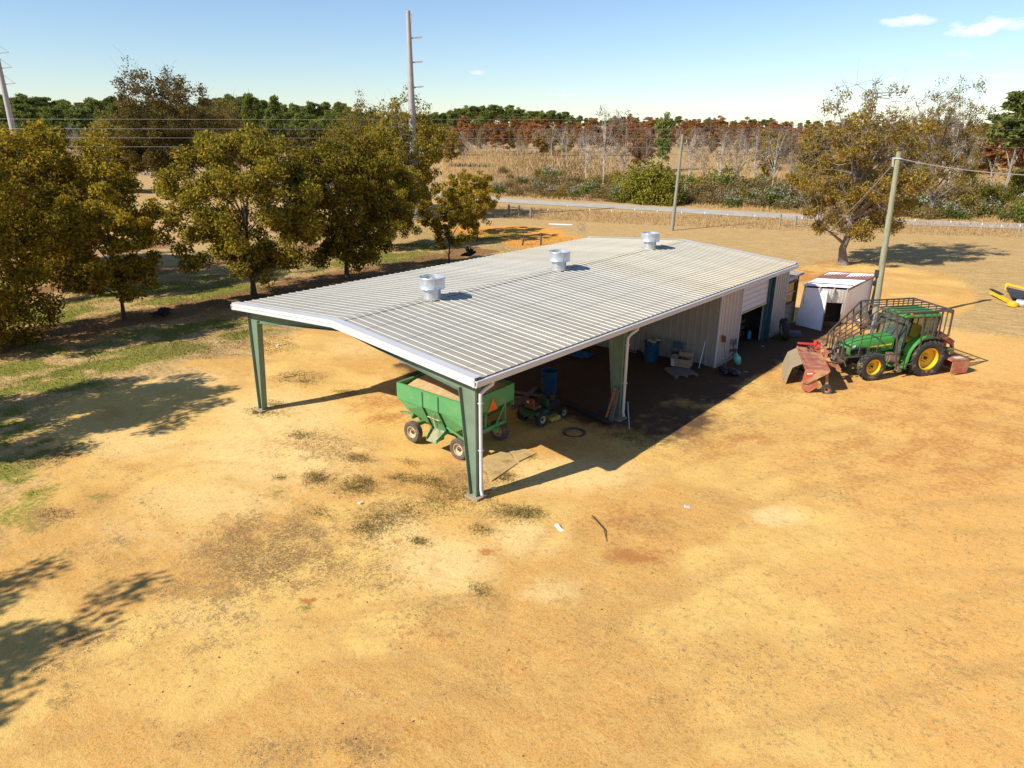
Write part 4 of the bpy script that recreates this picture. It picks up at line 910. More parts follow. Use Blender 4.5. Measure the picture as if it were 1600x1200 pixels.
for a, b_ in (((-tx, fy_, zt_), (tx, fy_, zt_)), ((tx, fy_, zt_), (tx, ty, zt_)), ((tx, ty, zt_), (-tx, ty, zt_)), ((-tx, ty, zt_), (-tx, fy_, zt_))): mb.bar(a, b_, .07, .05)
for x in (-tx, tx):
    for y in (fy_, ty): mb.bar((x, y, zt_), (x, y, zm), .05)
mb.build('rim_rail', m_wg, wg)
mb = MB(); mb.prism([(xk0+.0, yi+.05, zk+.02), (xk1-.05, yi+.05, zk+.02), (xk1-.17, yi-.42, zk-.30), (xk0+.10, yi-.42, zk-.30)], (0, .0, -.025)); mb.build('chute', pm('chute_worn', (.34, .29, .17), .6, dirt=(.08, .2, .07), dirt_amt=.5), wg)
for x0_, x1_ in ((xk0, xk0+.10), (xk1-.05, xk1-.17)): mb = MB(); mb.prism([(x0_, yi+.05, zk-.02), (x0_, yi+.05, zk+.16), (x1_, yi-.42, zk-.20), (x1_, yi-.42, zk-.32)], (.02, 0, 0)); mb.build('chute_side', m_wg, wg)
# hand wheel and gate lever on the chute bay
hub = Vector((.06, fy_+.10, 1.12)); mb = MB(); mb.tube([hub+Vector((.20*math.cos(a), -.03, .20*math.sin(a)-.12)) for a in np.linspace(0, 2*math.pi, 25)], .009, 5); mb.build('hand_wheel', m_blk, wg)
mb = MB(); mb.tube([hub+Vector((-.26, -.02, .05)), hub+Vector((.28, -.02, .03))], .02, 6); mb.tube([hub+Vector((-.03, 0, 0)), hub+Vector((-.09, .02, .45)), hub+Vector((-.06, 0, .58))], .012, 5); mb.tube([hub+Vector((.03, 0, 0)), hub+Vector((.00, .02, .45)), hub+Vector((-.06, 0, .58))], .012, 5); mb.tube([hub+Vector((0, -.02, 0)), hub+Vector((.16, -.06, -.26))], .022, 6); mb.box(hub+Vector((-.06, 0, .60)), (.06, .06, .12)); mb.build('gate_lever', pm('lever_cream', (.38, .34, .18), .6), wg)
# grain heap
gn = 26; vs = []; 
for j in range(gn+1):
    for i in range(gn+1):
        x = -tx+.03+(2*tx-.06)*i/gn; y = -ty+.03+(2*ty-.06)*j/gn; u_, v_ = x/tx, y/ty
        e_ = max(abs(u_), abs(v_)); r_ = math.hypot(u_*.8, v_*.9)
        z = 1.83+.46*max(0, 1-r_)**.8 + .035*math.sin(x*7+y*3)*(1-e_) + .03*float(fbm(np.array(x*3.), np.array(y*3.), 5)) + .12*max(0, u_)*(1-abs(v_))+(.18 if u_ > -.55 else .18*(u_+1)/.45)
        vs.append((x, y, min(z, 1.99+.30*max(0, 1-r_))))
mb = MB(); mb.add(vs, [(j*(gn+1)+i, j*(gn+1)+i+1, (j+1)*(gn+1)+i+1, (j+1)*(gn+1)+i) for j in range(gn) for i in range(gn)])
gr = mb.build('grain_heap', pm('grain', (.50, .33, .16), .95, var=.3, scale=40, dirt=(.66, .46, .22), dirt_amt=.5, dscale=6, bump=.6, bscale=60), None, smooth=True)
gr.location = wg.location; gr.rotation_euler = wg.rotation_euler; tag(gr, 'tan heap of feed filling the green wagon box', 'grain', None, 'stuff')
# running gear
mb = MB()
for s in (-1, 1): mb.bar((-1.35, s*.42, .62), (1.45, s*.42, .62), .09, .14)
for x in (-1.06, 1.06): mb.bar((x, -.82, .55), (x, .82, .55), .12, .12)
mb.bar((1.30, -1.0, .74), (1.30, 1.0, .74), .08, .12); mb.bar((-1.30, -.8, .74), (-1.30, .8, .74), .08, .12); mb.bar((-.3, 0, .5), (1.0, 0, .5), .14)
for y in (-.98, 0, .98): mb.bar((1.28, y, .74), (1.32, y*.98, zm), .06)
for y in (-.5, .5): mb.bar((1.30, y, .74), (1.40, y*1.8, zm-.02), .05)
for y in (-.8, .8): mb.bar((-1.28, y*.9, .74), (-1.3, y, zm-.05), .06)
mb.bar((.55, -1.0, .95), (1.3, -1.0, .74), .05); mb.build('running_gear', m_wg, wg)
for x in (-1.06, 1.06):
    for s in (-1, 1): mb = MB(); mb.bar((x, s*.80, .62), (x, s*.80, .36), .07, .10); mb.build('spindle_arm', m_wg, wg); wheel(wg, (x, s*.97, .345), .36, .24, .20, m_rubd, pm('cream_rim', (.60, .43, .26), .5, dirt=(.35, .2, .1), dirt_amt=.35), 0, s, 'wheel', 4, dish=.35)
mb = MB(); mb.bar((-1.1, -.25, .55), (-1.95, -.02, .45), .08); mb.bar((-1.1, .25, .55), (-1.95, .02, .45), .08); mb.bar((-1.9, 0, .45), (-2.55, -.05, .36), .09, .07); mb.box((-2.6, -.05, .36), (.12, .12, .03)); mb.build('tongue', pm('tongue_green', (.16, .22, .09), .6, dirt=(.3, .2, .1), dirt_amt=.4), wg)
mb = MB(); c_ = (tx+.045, .10, 1.62); mb.prism([(c_[0], c_[1]-.24, c_[2]-.18), (c_[0], c_[1]+.24, c_[2]-.18), (c_[0], c_[1]+.02, c_[2]+.22), (c_[0], c_[1]-.02, c_[2]+.22)], (.012, 0, 0)); mb.build('warning_triangle', pm('fluorescent_orange', (.95, .16, .01), .5), wg)

# ------------------------------------------------------------------ RIDING MOWER
mwx, mwy = (np.array(at(845, 668)[:2])+np.array(at(880, 650)[:2]))/2
m_jd = pm('mower_green', (.02, .085, .035), .45, dirt=(.15, .12, .07), dirt_amt=.3); m_cream = pm('mower_cream_rim', (.60, .50, .22), .5)
hd = math.atan2(at(882, 646)[1]-at(850, 660)[1], at(882, 646)[0]-at(850, 660)[0])
mo = thing('riding_mower', 'small green riding lawn mower with brown seat parked in the shade', 'mower', (mwx-.45, mwy+.02, gl(mwx, mwy)), hd)
for s in (-1, 1):
    wheel(mo, (-.55, s*.42, .27), .28, .24, .13, m_rub, m_cream, 0, s, 'rear_wheel', 5, dish=.2); wheel(mo, (.62, s*.42, .19), .19, .15, .10, m_rub, m_cream, 0, s, 'front_wheel', 3, dish=.2)
mb = MB(); mb.box((-.5, 0, .50), (.62, .92, .10), taper=.9); mb.box((-.2, 0, .36), (.9, .4, .15)); mb.box((-.83, 0, .40), (.05, .6, .18)); mb.build('rear_fender', m_jd, mo, bevel=.03)
mb = MB(); mb.box((-.86, .25, .46), (.02, .14, .06)); mb.build('tail_light', pm('tail_red', (.4, .02, .02), .4), mo)
mb = MB(); mb.box((-.5, 0, .62), (.40, .44, .10)); mb.box((-.70, 0, .82), (.10, .44, .36), (0, -.15, 0)); mb.build('seat', pm('seat_brown', (.16, .05, .035), .6), mo, bevel=.04)
mb = MB(); mb.box((-.775, .02, .86), (.012, .10, .09), (0, -.15, 0)); mb.build('seat_sticker', pm('sticker_white', (.7, .65, .6), .5), mo)
mb = MB(); mb.box((.38, 0, .50), (.62, .42, .22)); mb.lathe([(.15, 0), (.15, .2), (.10, .24), (0, .24)], (.45, 0, .62), n=14); mb.box((.25, .12, .72), (.15, .2, .12)); mb.build('engine', m_blk, mo, bevel=.015)
mb = MB(); mb.tube([(.05, 0, .5), (-.1, 0, .88)], .025, 6); mb.tube([Vector((-.1, 0, .9))+Vector((.05*0+.16*math.cos(a)*.9, .17*math.sin(a), .16*math.cos(a)*.35)) for a in np.linspace(0, 2*math.pi, 19)], .014, 6); mb.build('steering_wheel', m_blk, mo)
mb = MB(); mb.box((.05, 0, .62), (.14, .40, .30)); mb.box((.0, .42, .34), (.5, .16, .03)); mb.box((.0, -.42, .34), (.5, .16, .03)); mb.build('dash', m_jd, mo, bevel=.02)
mb = MB(); mb.box((.08, -.1, .16), (.5, 1.0, .12), taper=.92); mb.box((.1, -.55, .14), (.3, .15, .08)); mb.build('mower_deck', pm('deck_yellow', (.55, .42, .06), .5, dirt=(.25, .2, .1), dirt_amt=.4), mo, bevel=.02)

# ------------------------------------------------------------------ THINGS UNDER THE ROOF
m_blue = pm('blue_plastic', (.014, .07, .13), .4, dirt=(.12, .10, .08), dirt_amt=.2)
def barrel(u, v, label, h=.92, r=.33, full=False):
    x, y, z = at(u, v); b_ = thing('plastic_barrel', label, 'barrel', (x, y, gl(x, y)), 0, 'blue plastic barrels used as bins')
    mb = MB(); mb.lathe([(0, .01), (r*.86, 0), (r*.88, .05), (r*.95, h*.35), (r, h*.9), (r*1.05, h*.93), (r*1.05, h), (r*.99, h), (r*.95, h*.9), (r*.82, .06), (0, .05)], n=28); mb.build('shell', m_blue, b_, smooth=True)
    for a in (-1.9, 1.2): mb = MB(); mb.box((r*1.0*math.cos(a), r*1.0*math.sin(a), h*.78), (.04, .14, .05), (0, 0, a)); mb.build('handle', m_blk, b_)
    return b_
barrel(858, 612, 'open blue plastic barrel standing behind the riding mower')
barrel(1017, 563, 'blue plastic barrel full of rubbish against the workshop wall')
bx, by, bz = at(1017, 563); mb = MB(); r2 = random.Random(4)
for i in range(9): mb.box((r2.uniform(-.2, .2), r2.uniform(-.2, .2), .88+r2.random()*.12), (r2.uniform(.1, .3), r2.uniform(.1, .25), .05), (r2.uniform(-.5, .5), r2.uniform(-.5, .5), r2.random()*3))
o = mb.build('barrel_rubbish', [pm('rubbish_paper', (.42, .38, .34), .8, var=.4, scale=9)], None); o.location = (bx, by, gl(bx, by)); tag(o, 'pale rubbish and cardboard heaped in the barrel by the wall', 'rubbish')
m_cardb = pm('cardboard', (.36, .24, .15), .9, var=.1)
x, y, z = at(1070, 575); cb = thing('cardboard_box', 'open cardboard box with flaps up on the wooden pallet', 'box', (x-.05, y-.05, gl(x, y)+.13), R_(12))
mb = MB(); w_, d_, h_ = .62, .48, .34
for c0_, dd in (((0, -d_/2, h_/2), (w_, .02, h_)), ((0, d_/2, h_/2), (w_, .02, h_)), ((-w_/2, 0, h_/2), (.02, d_, h_)), ((w_/2, 0, h_/2), (.02, d_, h_)), ((0, 0, .01), (w_, d_, .02))): mb.box(c0_, dd)
mb.build('carton', m_cardb, cb)
for q in ([(-w_/2, -d_/2, h_), (w_/2, -d_/2, h_), (w_/2, -d_/2-.18, h_-.1), (-w_/2, -d_/2-.18, h_-.1)], [(-w_/2, d_/2, h_), (w_/2, d_/2, h_), (w_/2, d_/2+.12, h_+.14), (-w_/2, d_/2+.12, h_+.14)], [(-w_/2, -d_/2, h_), (-w_/2, d_/2, h_), (-w_/2-.2, d_/2, h_+.05), (-w_/2-.2, -d_/2, h_+.05)]): mb = MB(); mb.plate(q, .01); mb.build('flap', m_cardb, cb)
mb = MB()
for i in range(10): mb.box((r2.uniform(-.22, .22), r2.uniform(-.16, .16), .2+r2.random()*.1), (.16, .1, .06), (r2.random(), r2.random(), r2.random()*3))
o = mb.build('box_scrap', m_blk, None); o.location = cb.location; tag(o, 'dark scraps lying inside the open cardboard box', 'scrap')
x, y, z = at(1064, 583); pl = thing('wooden_pallet', 'grey wooden pallet on the dirt under the cardboard box', 'pallet', (x, y, gl(x, y)), R_(-35)); m_gw = pm('grey_wood', (.20, .165, .13), .9, var=.2, scale=4, stretch=(1, 8, 1))
for i in range(7): mb = MB(); mb.box((-.5+i*.166, 0, .115), (.10, 1.0, .02)); mb.build('board', m_gw, pl)
for y_ in (-.45, 0, .45): mb = MB(); mb.box((0, y_, .05), (1.1, .08, .10)); mb.build('runner', m_gw, pl)
x, y, z = at(1052, 574); pb = thing('white_pail', 'white plastic pail beside the open cardboard box', 'pail', (x, y, gl(x, y)+.12)); mb = MB(); mb.lathe([(0, 0), (.12, 0), (.15, .32), (.155, .34), (.14, .34), (.11, .02), (0, .02)], n=18); mb.build('shell', pm('pail_white', (.62, .60, .58), .5), pb, smooth=True); mb = MB(); mb.tube([(.15*math.cos(a), .15*math.sin(a)*.3, .34+.14*math.sin(a)) for a in np.linspace(0, math.pi, 11)], .005, 4); mb.build('handle', m_galv, pb)
def chair(x, y, rz, label, mat, cat='chair'):
    c_ = thing('folding_chair', label, cat, (x, y, gl(x, y)), rz, 'blue folding chairs left by the workshop wall')
    for s in (-1, 1):
        mb = MB(); mb.tube([(s*.21, .02, .02), (s*.21, -.05, .9), (s*.16, -.05, .95)], .013, 6); mb.build('leg', m_blk, c_); mb = MB(); mb.tube([(s*.19, -.30, .0), (s*.19, .10, .46)], .013, 6); mb.build('leg', m_blk, c_)
    mb = MB(); mb.box((0, -.06, .80), (.42, .03, .28)); mb.build('backrest', mat, c_, bevel=.01); mb = MB(); mb.box((0, -.15, .44), (.40, .38, .035)); mb.build('seat', pm('seat_tan', (.10, .06, .05), .7), c_, bevel=.01)
    return c_
m_chb = pm('chair_blue', (.03, .075, .12), .5)
x, y, z = at(1060, 560); chair(-1.95, WY-.22, R_(8), 'dark blue folding chair leaning on the grey wall behind the cardboard box', m_chb)
x, y, z = at(1141, 560); chair(-.08, 16.55, R_(-80), 'blue folding chair folded against the side wall near the doorway', m_chb)
x, y, z = at(1151, 571); pt = thing('propane_tank', 'small teal propane tank lying against the folding chair', 'gas tank', (x, y, gl(x, y)+.30), 0)
pt.rotation_euler = (R_(14), R_(-12), 0); mb = MB(); mb.lathe([(0, -.17), (.09, -.16), (.145, -.10), (.15, .08), (.12, .15), (.04, .19), (0, .19)], n=20); mb.build('cylinder', pm('teal_paint', (.10, .48, .38), .4), pt, smooth=True); mb = MB(); mb.lathe([(.07, .17), (.075, .28), (.065, .28), (.06, .17)], n=14); mb.lathe([(.02, .18), (.02, .26), (0, .26)], n=8); mb.lathe([(.10, -.21), (.10, -.15)], n=14); mb.build('collar', pm('teal_paint', (.1, .48, .38)), pt)
x, y, z = at(1136, 584); sk = thing('black_bag_pile', 'pile of black bags and scrap by the outer corner of the workshop', 'bag', (x, y, gl(x, y)))
for i in range(5):
    mb = MB(); cx_, cy_, rr_ = r2.uniform(-.35, .35), r2.uniform(-.25, .25), r2.uniform(.14, .24)
    pr = [(rr_*math.sin(a), .02+rr_*.6*(1-math.cos(a))) for a in np.linspace(0, math.pi, 7)]; mb.lathe(pr, (cx_, cy_, 0), n=10); mb.build('bag', pm('black_plastic', (.015, .015, .02), .35), sk, smooth=True)
# leaning tools
def tool(p, q, head, label, mat, name='shovel', cat='tool'):
    mb = MB(); mb.tube([p, q], .018, 6); t_ = thing(name, label, cat, (0, 0, 0)); mb.build('handle', m_gw, t_); mb = MB(); hx, hy, hz = head
    mb.box((hx, hy, hz), (.22, .04, .30), (.2, 0, 0)); mb.build('blade', mat, t_); return t_
g_ = gl(-.1, 15.6); tool((.05, 15.45, g_+.05), (-.20, 15.5, g_+1.15), (-.20, 15.48, g_+1.2), 'rusty spade leaning upside down on the side wall near the corner', m_rust)
g_ = gl(-3.6, WY-.2); tool((-3.72, WY-.45, g_), (-3.45, WY-.08, g_+2.2), (-3.73, WY-.46, g_+.15), 'long handled dark shovel leaning beside the full blue barrel', m_blk)
g_ = gl(-.9, WY-.3); o = thing('iron_rod', 'thin pale iron rod leaning on the grey wall', 'rod', (0, 0, 0)); mb = MB(); mb.tube([(-.78, WY-.45, g_), (-.80, WY-.05, g_+1.1)], .015, 6); mb.build('rod', m_galv, o)
# long dark timbers on the dirt
a0_, a1_ = at(877, 628), at(967, 666)
for i in range(4):
    mb = MB(); off = Vector((.10, -.07, 0))*(i-1.5)*1.3; z_ = gl(-1.5, 7.5); mb.bar(Vector((a0_[0], a0_[1], z_+.07))+off, Vector((a1_[0]-.35, a1_[1]-.1, z_+.12+.05*(i % 2)))+off, .09, .10)
    o = mb.build('timber', pm('dark_timber', (.035, .028, .024), .9, bump=.3), None); tag(o, 'long dark timber lying on the dirt between the mower and the middle post', 'timber', 'dark timbers lying by the middle post')
for k_, ((u0, v0), (u1, v1)) in enumerate((((800, 640), (838, 608)), ((790, 612), (850, 622)))):
    p, q = at(u0, v0), at(u1, v1); mb = MB(); mb.bar((p[0], p[1], p[2]+.06), (q[0], q[1], q[2]+.07), .16, .06); o = mb.build('plank', m_gw, None); tag(o, ('grey plank pointing at the barrel behind the mower', 'plank lying crosswise left of the barrel')[k_], 'plank')
# boards leaning on the middle post
g_ = gl(-.5, 7.6)
mb = MB(); mb.bar((-.62, 7.25, g_+.02), (-.46, 7.55, g_+1.25), .10, .03); o = mb.build('leaning_board', pm('orange_rust_board', (.50, .22, .08), .85, var=.4, scale=9, dirt=(.06, .03, .02), dirt_amt=.5, dscale=9), None); tag(o, 'rust orange board leaning on the foot of the middle post', 'board')
for k_ in range(2): mb = MB(); mb.bar((-.44+.09*k_, 7.2, g_+.02), (-.36+.05*k_, 7.55, g_+1.2), .06, .03); o = mb.build('leaning_board', pm('mauve_board', (.20, .14, .12), .85), None); tag(o, ('weathered brown board leaning between rust board and middle post', 'weathered board nearest the downspout at the middle post')[k_], 'board')
mb = MB(); mb.tube([(-.05, 7.75, g_+.75), (.42, 7.2, g_+.03)], .015, 6); o = mb.build('metal_pole', m_galv, None); tag(o, 'thin grey pole propped on the outer side of the middle post', 'pole')
mb = MB()
for i in range(7): mb.bar((-1.35+i*.08, 7.9, g_+.03), (-.9+i*.05, 8.15, g_+.7), .015)
for f_ in (0, .5, 1): mb.bar((-1.35+.45*f_, 7.9+.25*f_, g_+.03+.67*f_), (-.87+.33*f_, 7.9+.25*f_, g_+.03+.67*f_), .02)
o = mb.build('wire_rack', pm('blue_wire', (.03, .05, .08), .5), None); tag(o, 'dark blue wire rack tipped over behind the middle post', 'rack')
# hose coil, slab, tarp, floor litter
x, y, z = at(897, 676); mb = MB()
for k_ in range(4): mb.tube([(x+(.30+.035*k_)*math.cos(a), y+(.30+.03*k_)*math.sin(a), gl(x, y)+.02+.008*k_) for a in np.linspace(0, 2*math.pi, 29)], .009, 5)
o = mb.build('hose_coil', pm('grey_blue_hose', (.05, .065, .075), .6), None, smooth=True); tag(o, 'coiled grey hose lying on the sand near the sunlit edge', 'hose')
for k_, (q, lab) in enumerate(((((752, 722), (768, 752), (808, 724), (792, 702)), 'flat concrete slab behind the front post, nearest to it'), (((790, 700), (810, 722), (838, 708), (806, 698)), 'thin slab lying past the first one at the shadow edge'))):
    P4 = [Vector(at(*c_)) for c_ in q]; zc = max(gl(p.x, p.y) for p in P4)-.01; mb = MB(); mb.prism([(p.x, p.y, zc) for p in P4], (0, 0, .035)); o = mb.build('concrete_slab', pm('slab', (.42, .29, .13), .9, var=.15, scale=3, dirt=(.55, .36, .13), dirt_amt=.7), None); tag(o, lab, 'slab')
x, y, z = at(905, 556); o = thing('blue_tarp', 'crumpled blue tarp on the dirt deep under the roof', 'tarp', (x, y, gl(x, y))); mb = MB(); n = 9
vs = [((i-4)*.14, (j-4)*.12, .12*abs(math.sin(i*1.3+j*.7))+.05*r2.random()) for j in range(n) for i in range(n)]; mb.add(vs, [(j*n+i, j*n+i+1, (j+1)*n+i+1, (j+1)*n+i) for j in range(n-1) for i in range(n-1)]); mb.build('sheet', pm('tarp_blue', (.02, .12, .28), .5), o)
# inside the workshop door
for k_ in range(3):
    mb = MB(); mb.box((0, 0, .17), (.9, .6, .04)); mb.box((0, 0, .32), (.9, .6, .04)); mb.box((-.4, 0, .24), (.08, .6, .16)); mb.box((.4, 0, .24), (.08, .6, .16)); o = mb.build('wooden_crate', pm('crate_wood', (.30, .20, .12), .9), None); o.location = (-1.9, 20.4, gl(-1.9, 20.4)+.32*k_-.12); tag(o, ('wooden crate at the bottom of the stack inside the doorway', 'wooden crate in the middle of the doorway stack', 'wooden crate on top of the doorway stack')[k_], 'crate', 'crates stacked inside the workshop')
x, y, z = at(1178, 522); mb = MB(); mb.lathe([(0, 0), (.09, 0), (.09, .3), (.04, .38), (.03, .42), (0, .42)], n=14); o = mb.build('blue_bottle', pm('bottle_blue', (.08, .35, .60), .3), None, smooth=True); o.location = (-1.0, 20.2, gl(-1, 20.2)); tag(o, 'light blue bottle standing just inside the workshop doorway', 'bottle')
# spare tyre against the corner, second wheel by the shed
x, y, z = at(1222, 529); sp_ = thing('spare_wheel', 'big black truck wheel leaning against the end of the side wall', 'wheel', (x+.05, y, gl(x, y)+.50), R_(-62)); sp_.rotation_euler = (R_(-8), 0, R_(-58)+math.pi)
wheel(sp_, (0, 0, 0), .52, .34, .29, m_rub, pm('grey_rim', (.40, .38, .38), .5, dirt=(.25, .15, .1), dirt_amt=.4), 0, 1, 'wheel', 4, dish=.3)
x, y, z = at(1344, 512); s2 = thing('spare_wheel', 'wheel with cream rim standing between the tin shed and the tractor hood', 'wheel', (x, y, gl(x, y)+.5), R_(150)); wheel(s2, (0, 0, 0), .5, .32, .27, m_rubd, pm('cream_rim2', (.55, .45, .34), .5, dirt=(.3, .2, .1), dirt_amt=.3), 0, 1, 'wheel', 4, dish=.3); s2.rotation_euler = (R_(12), 0, R_(140)+math.pi)
mb = MB(); x, y, z = at(1358, 500); mb.tube([(x, y, gl(x, y)), (x+.1, y-.05, gl(x, y)+1.9)], .14, 12); mb.box((x+.05, y, gl(x, y)+1.95), (.34, .2, .25)); o = mb.build('old_blower_pipe', pm('pipe_grey', (.26, .26, .28), .5, dirt=(.4, .28, .16), dirt_amt=.5), None, smooth=True); tag(o, 'grey upright pipe standing beside the shed wall behind the tractor hood', 'pipe')
x, y, z = at(1238, 524); mb = MB(); mb.box((x, y, gl(x, y)+.12), (.75, .5, .22), (0, 0, .4)); o = mb.build('dark_battery_box', pm('grey_box', (.10, .10, .11), .6), None, bevel=.02); tag(o, 'low dark grey box on the ground right of the black truck wheel', 'box')
for k_, (u, v) in enumerate(((1232, 562), (1192, 541), (1165, 581), (340, 534), (434, 540), (875, 826), (1074, 791), (771, 763), (563, 786))):
    x, y, z = at(u, v); mb = MB(); mb.box((0, 0, .02), (.16 if k_ != 5 else .4, .10, .03), (.1, .2, .5)); o = mb.build('litter_scrap', pm(('scrap_blue', 'scrap_white')[k_ > 2], ((.25, .42, .52), (.68, .66, .62))[k_ > 2], .7), None); o.location = (x, y, gl(x, y)); o.rotation_euler = (0, 0, k_*1.1)
    tag(o, ('pale blue scrap in front of the red sweeper flap', 'pale blue scrap on the dirt before the workshop door', 'small teal scrap below the propane tank', 'small white scrap on the lawn left of the left post', 'white scrap just right of the left post top', 'long white strip on the red soil in front of the roof', 'white stone chip near the red soil patch', 'white paper scrap at the foot of the front post', 'white scrap among the weeds left of the front post')[k_], 'litter')
# dried sticks
for k_, (u, v, u2, v2, lab) in enumerate(((925, 805, 948, 845, 'dark curved stick on the red soil in front of the barn'), (444, 590, 466, 585, 'short dark branch on the sand right of the left post'))):
    p, q = at(u, v), at(u2, v2); mid = ((p[0]+q[0])/2+.15, (p[1]+q[1])/2, p[2]+.03); mb = MB(); mb.tube([(p[0], p[1], gl(p[0], p[1])+.03), mid, (q[0], q[1], gl(q[0], q[1])+.02)], [.018, .014, .006], 6); o = mb.build('stick', pm('stick_brown', (.07, .045, .03), .9), None); tag(o, lab, 'stick')

# yellow implement at the right edge
x, y, z = at(1590, 475); ym = thing('yellow_mower_deck', 'low yellow mowing implement lying on dry grass at the right edge', 'mower deck', (x, y, gl(x, y)), 0)
p = [Vector(at(*c_))-Vector((x, y, 0)) for c_ in ((1546, 462), (1582, 478), (1625, 492), (1570, 456), (1640, 470))]
for q in p: q.z = .0
m_ye = pm('implement_yellow', (.75, .43, .01), .45, dirt=(.3, .2, .08), dirt_amt=.25)
mb = MB(); mb.bar(p[0]+Vector((0, 0, .22)), p[1]+Vector((0, 0, .14)), .08, .20); mb.build('side_skirt', m_ye, ym)
mb = MB(); mb.bar(p[0]+Vector((0, 0, .38)), p[0].lerp(p[1], .5)+Vector((0, 0, .36)), .2, .04); mb.build('top_plate', m_blk, ym)
mb = MB(); mb.lathe([(0, .27), (.24, .26), (.28, .1), (.27, .02), (0, .02)], p[1]+Vector((0, 0, 0)), n=20); mb.build('spindle_cover', m_ye, ym, smooth=True)
a_, b_2, c_2 = p[3]+Vector((0, 0, .15)), p[3]+Vector((0, 0, .50)), p[4]+Vector((0, 0, .45))
mb = MB(); mb.bar(a_, b_2, .09); mb.bar(b_2, c_2, .10); mb.bar(p[2]+Vector((-.1, 0, .1)), p[2]+Vector((-.1, 0, .6)), .12); mb.build('lift_frame', m_ye, ym)
mb = MB(); mb.prism([p[1].lerp(p[3], .25)+Vector((0, 0, .22)), p[1].lerp(p[4], .8)+Vector((.2, 0, .22)), p[4]+Vector((0, 0, .25)), p[3]+Vector((0, 0, .25))], (0, 0, .06)); mb.build('deck_top', m_blk, ym)
x, y, z = at(1598, 477); x -= .1; y -= .3; o = thing('silver_drum', 'small silver and blue drum beside the yellow implement at the right edge', 'drum', (x, y, gl(x, y)+.2)); mb = MB(); mb.lathe([(0, -.2), (.2, -.2), (.2, .2), (0, .2)], axis='x', n=18); mb.build('shell', m_galv, o, smooth=True)
# yellow marker post behind the shed
x, y, z = at(1309, 443); o = thing('yellow_marker', 'short bright yellow marker pipe sticking up behind the tin shed', 'marker post', (x, y, gl(x, y))); mb = MB(); mb.tube([(0, 0, 0), (.25, -.3, .75)], .07, 8); mb.build('pipe', pm('marker_yellow', (.8, .55, .01), .5), o)

# ------------------------------------------------------------------ VEGETATION
def leaf_arr(Pc, size, r, up=.35, asp=.55, jit=.5):
    """one small pointed leaf (4 corners) per centre, facing every way"""
    n = len(Pc); d = r.normal(size=(n, 3)); d /= np.linalg.norm(d, axis=1)[:, None]
    nv = r.normal(size=(n, 3)); nv[:, 2] += up*2; nv /= np.linalg.norm(nv, axis=1)[:, None]
    a = np.cross(nv, d); a /= np.linalg.norm(a, axis=1)[:, None]+1e-9; b_ = np.cross(nv, a)
    s = (size*(1-jit/2+jit*r.random(n)))[:, None]
    V = np.stack([Pc-a*s, Pc-b_*s*asp+nv*s*.15, Pc+a*s, Pc+b_*s*asp-nv*s*.1], 1).reshape(-1, 3)
    return V, np.arange(4*n).reshape(n, 4)
BARK = pm('bark', (.09, .065, .045), .9, var=.3, scale=8, bump=.4, dirt=(.17, .13, .10), dirt_amt=.4)
BARKL = pm('pale_bark', (.34, .29, .24), .9, var=.25, scale=5, dirt=(.16, .13, .10), dirt_amt=.4)
BARKP = pm('white_bark', (.52, .47, .41), .9, var=.2, scale=5)
BARKG = pm('grey_bark', (.20, .165, .14), .9, var=.25, scale=5)
L_PEC = leafmat('pecan_leaves', [(.06, .065, .014), (.14, .14, .022), (.27, .225, .028), (.46, .35, .036), (.38, .215, .036), (.17, .175, .028)], .45)
L_PECY = leafmat('pecan_leaves_golden', [(.08, .075, .014), (.22, .185, .024), (.46, .335, .032), (.60, .43, .04), (.44, .225, .038), (.19, .195, .028)], .45)
L_BRN = leafmat('brown_leaves', [(.10, .085, .03), (.19, .145, .045), (.28, .20, .06), (.17, .14, .04), (.23, .15, .05)], .35)
L_ORG = leafmat('orange_brown_leaves', [(.16, .12, .03), (.30, .21, .042), (.46, .32, .05), (.32, .18, .05), (.24, .22, .04)], .4)
L_PINE = leafmat('pine_needles', [(.07, .095, .025), (.14, .17, .04), (.22, .25, .06), (.30, .31, .08)], .35)
L_PINEB = leafmat('bright_pine_needles', [(.07, .11, .012), (.12, .19, .02), (.19, .26, .03)])
L_CYP = leafmat('cypress_needles_rust', [(.20, .09, .04), (.36, .155, .05), (.46, .21, .06), (.30, .19, .09)], .35)
L_GREY = leafmat('grey_twigs', [(.18, .13, .10), (.26, .20, .16), (.20, .13, .08), (.30, .20, .12)])
L_TAN = leafmat('tan_grass', [(.26, .16, .075), (.38, .24, .11), (.46, .31, .15), (.34, .19, .09)])
L_FIELD = leafmat('field_grass', [(.25, .16, .075), (.38, .25, .11), (.50, .35, .16), (.28, .18, .08), (.44, .24, .09)])
L_BRUSH = leafmat('brush_leaves', [(.15, .12, .045), (.24, .18, .07), (.36, .24, .11), (.30, .20, .08), (.13, .13, .04)], .35)
L_GOLD = leafmat('yellow_green_leaves', [(.12, .12, .02), (.22, .20, .03), (.30, .25, .04), (.16, .16, .03)])
L_WHT = leafmat('pale_seed_heads', [(.42, .38, .28), (.55, .50, .38), (.16, .17, .07), (.10, .13, .05)])
L_GRASS = leafmat('lawn_blades', [(.30, .21, .085), (.42, .30, .12), (.14, .16, .03), (.36, .23, .10)])
L_GREEN = leafmat('green_blades', [(.10, .14, .02), (.16, .20, .03), (.22, .24, .04), (.30, .24, .08)])
L_WEED = leafmat('weed_blades', [(.26, .18, .07), (.36, .25, .09), (.18, .17, .05), (.48, .34, .14), (.16, .10, .05)])
L_LITTER = leafmat('dead_leaf_litter', [(.10, .05, .03), (.20, .11, .06), (.28, .18, .10), (.14, .09, .07)])

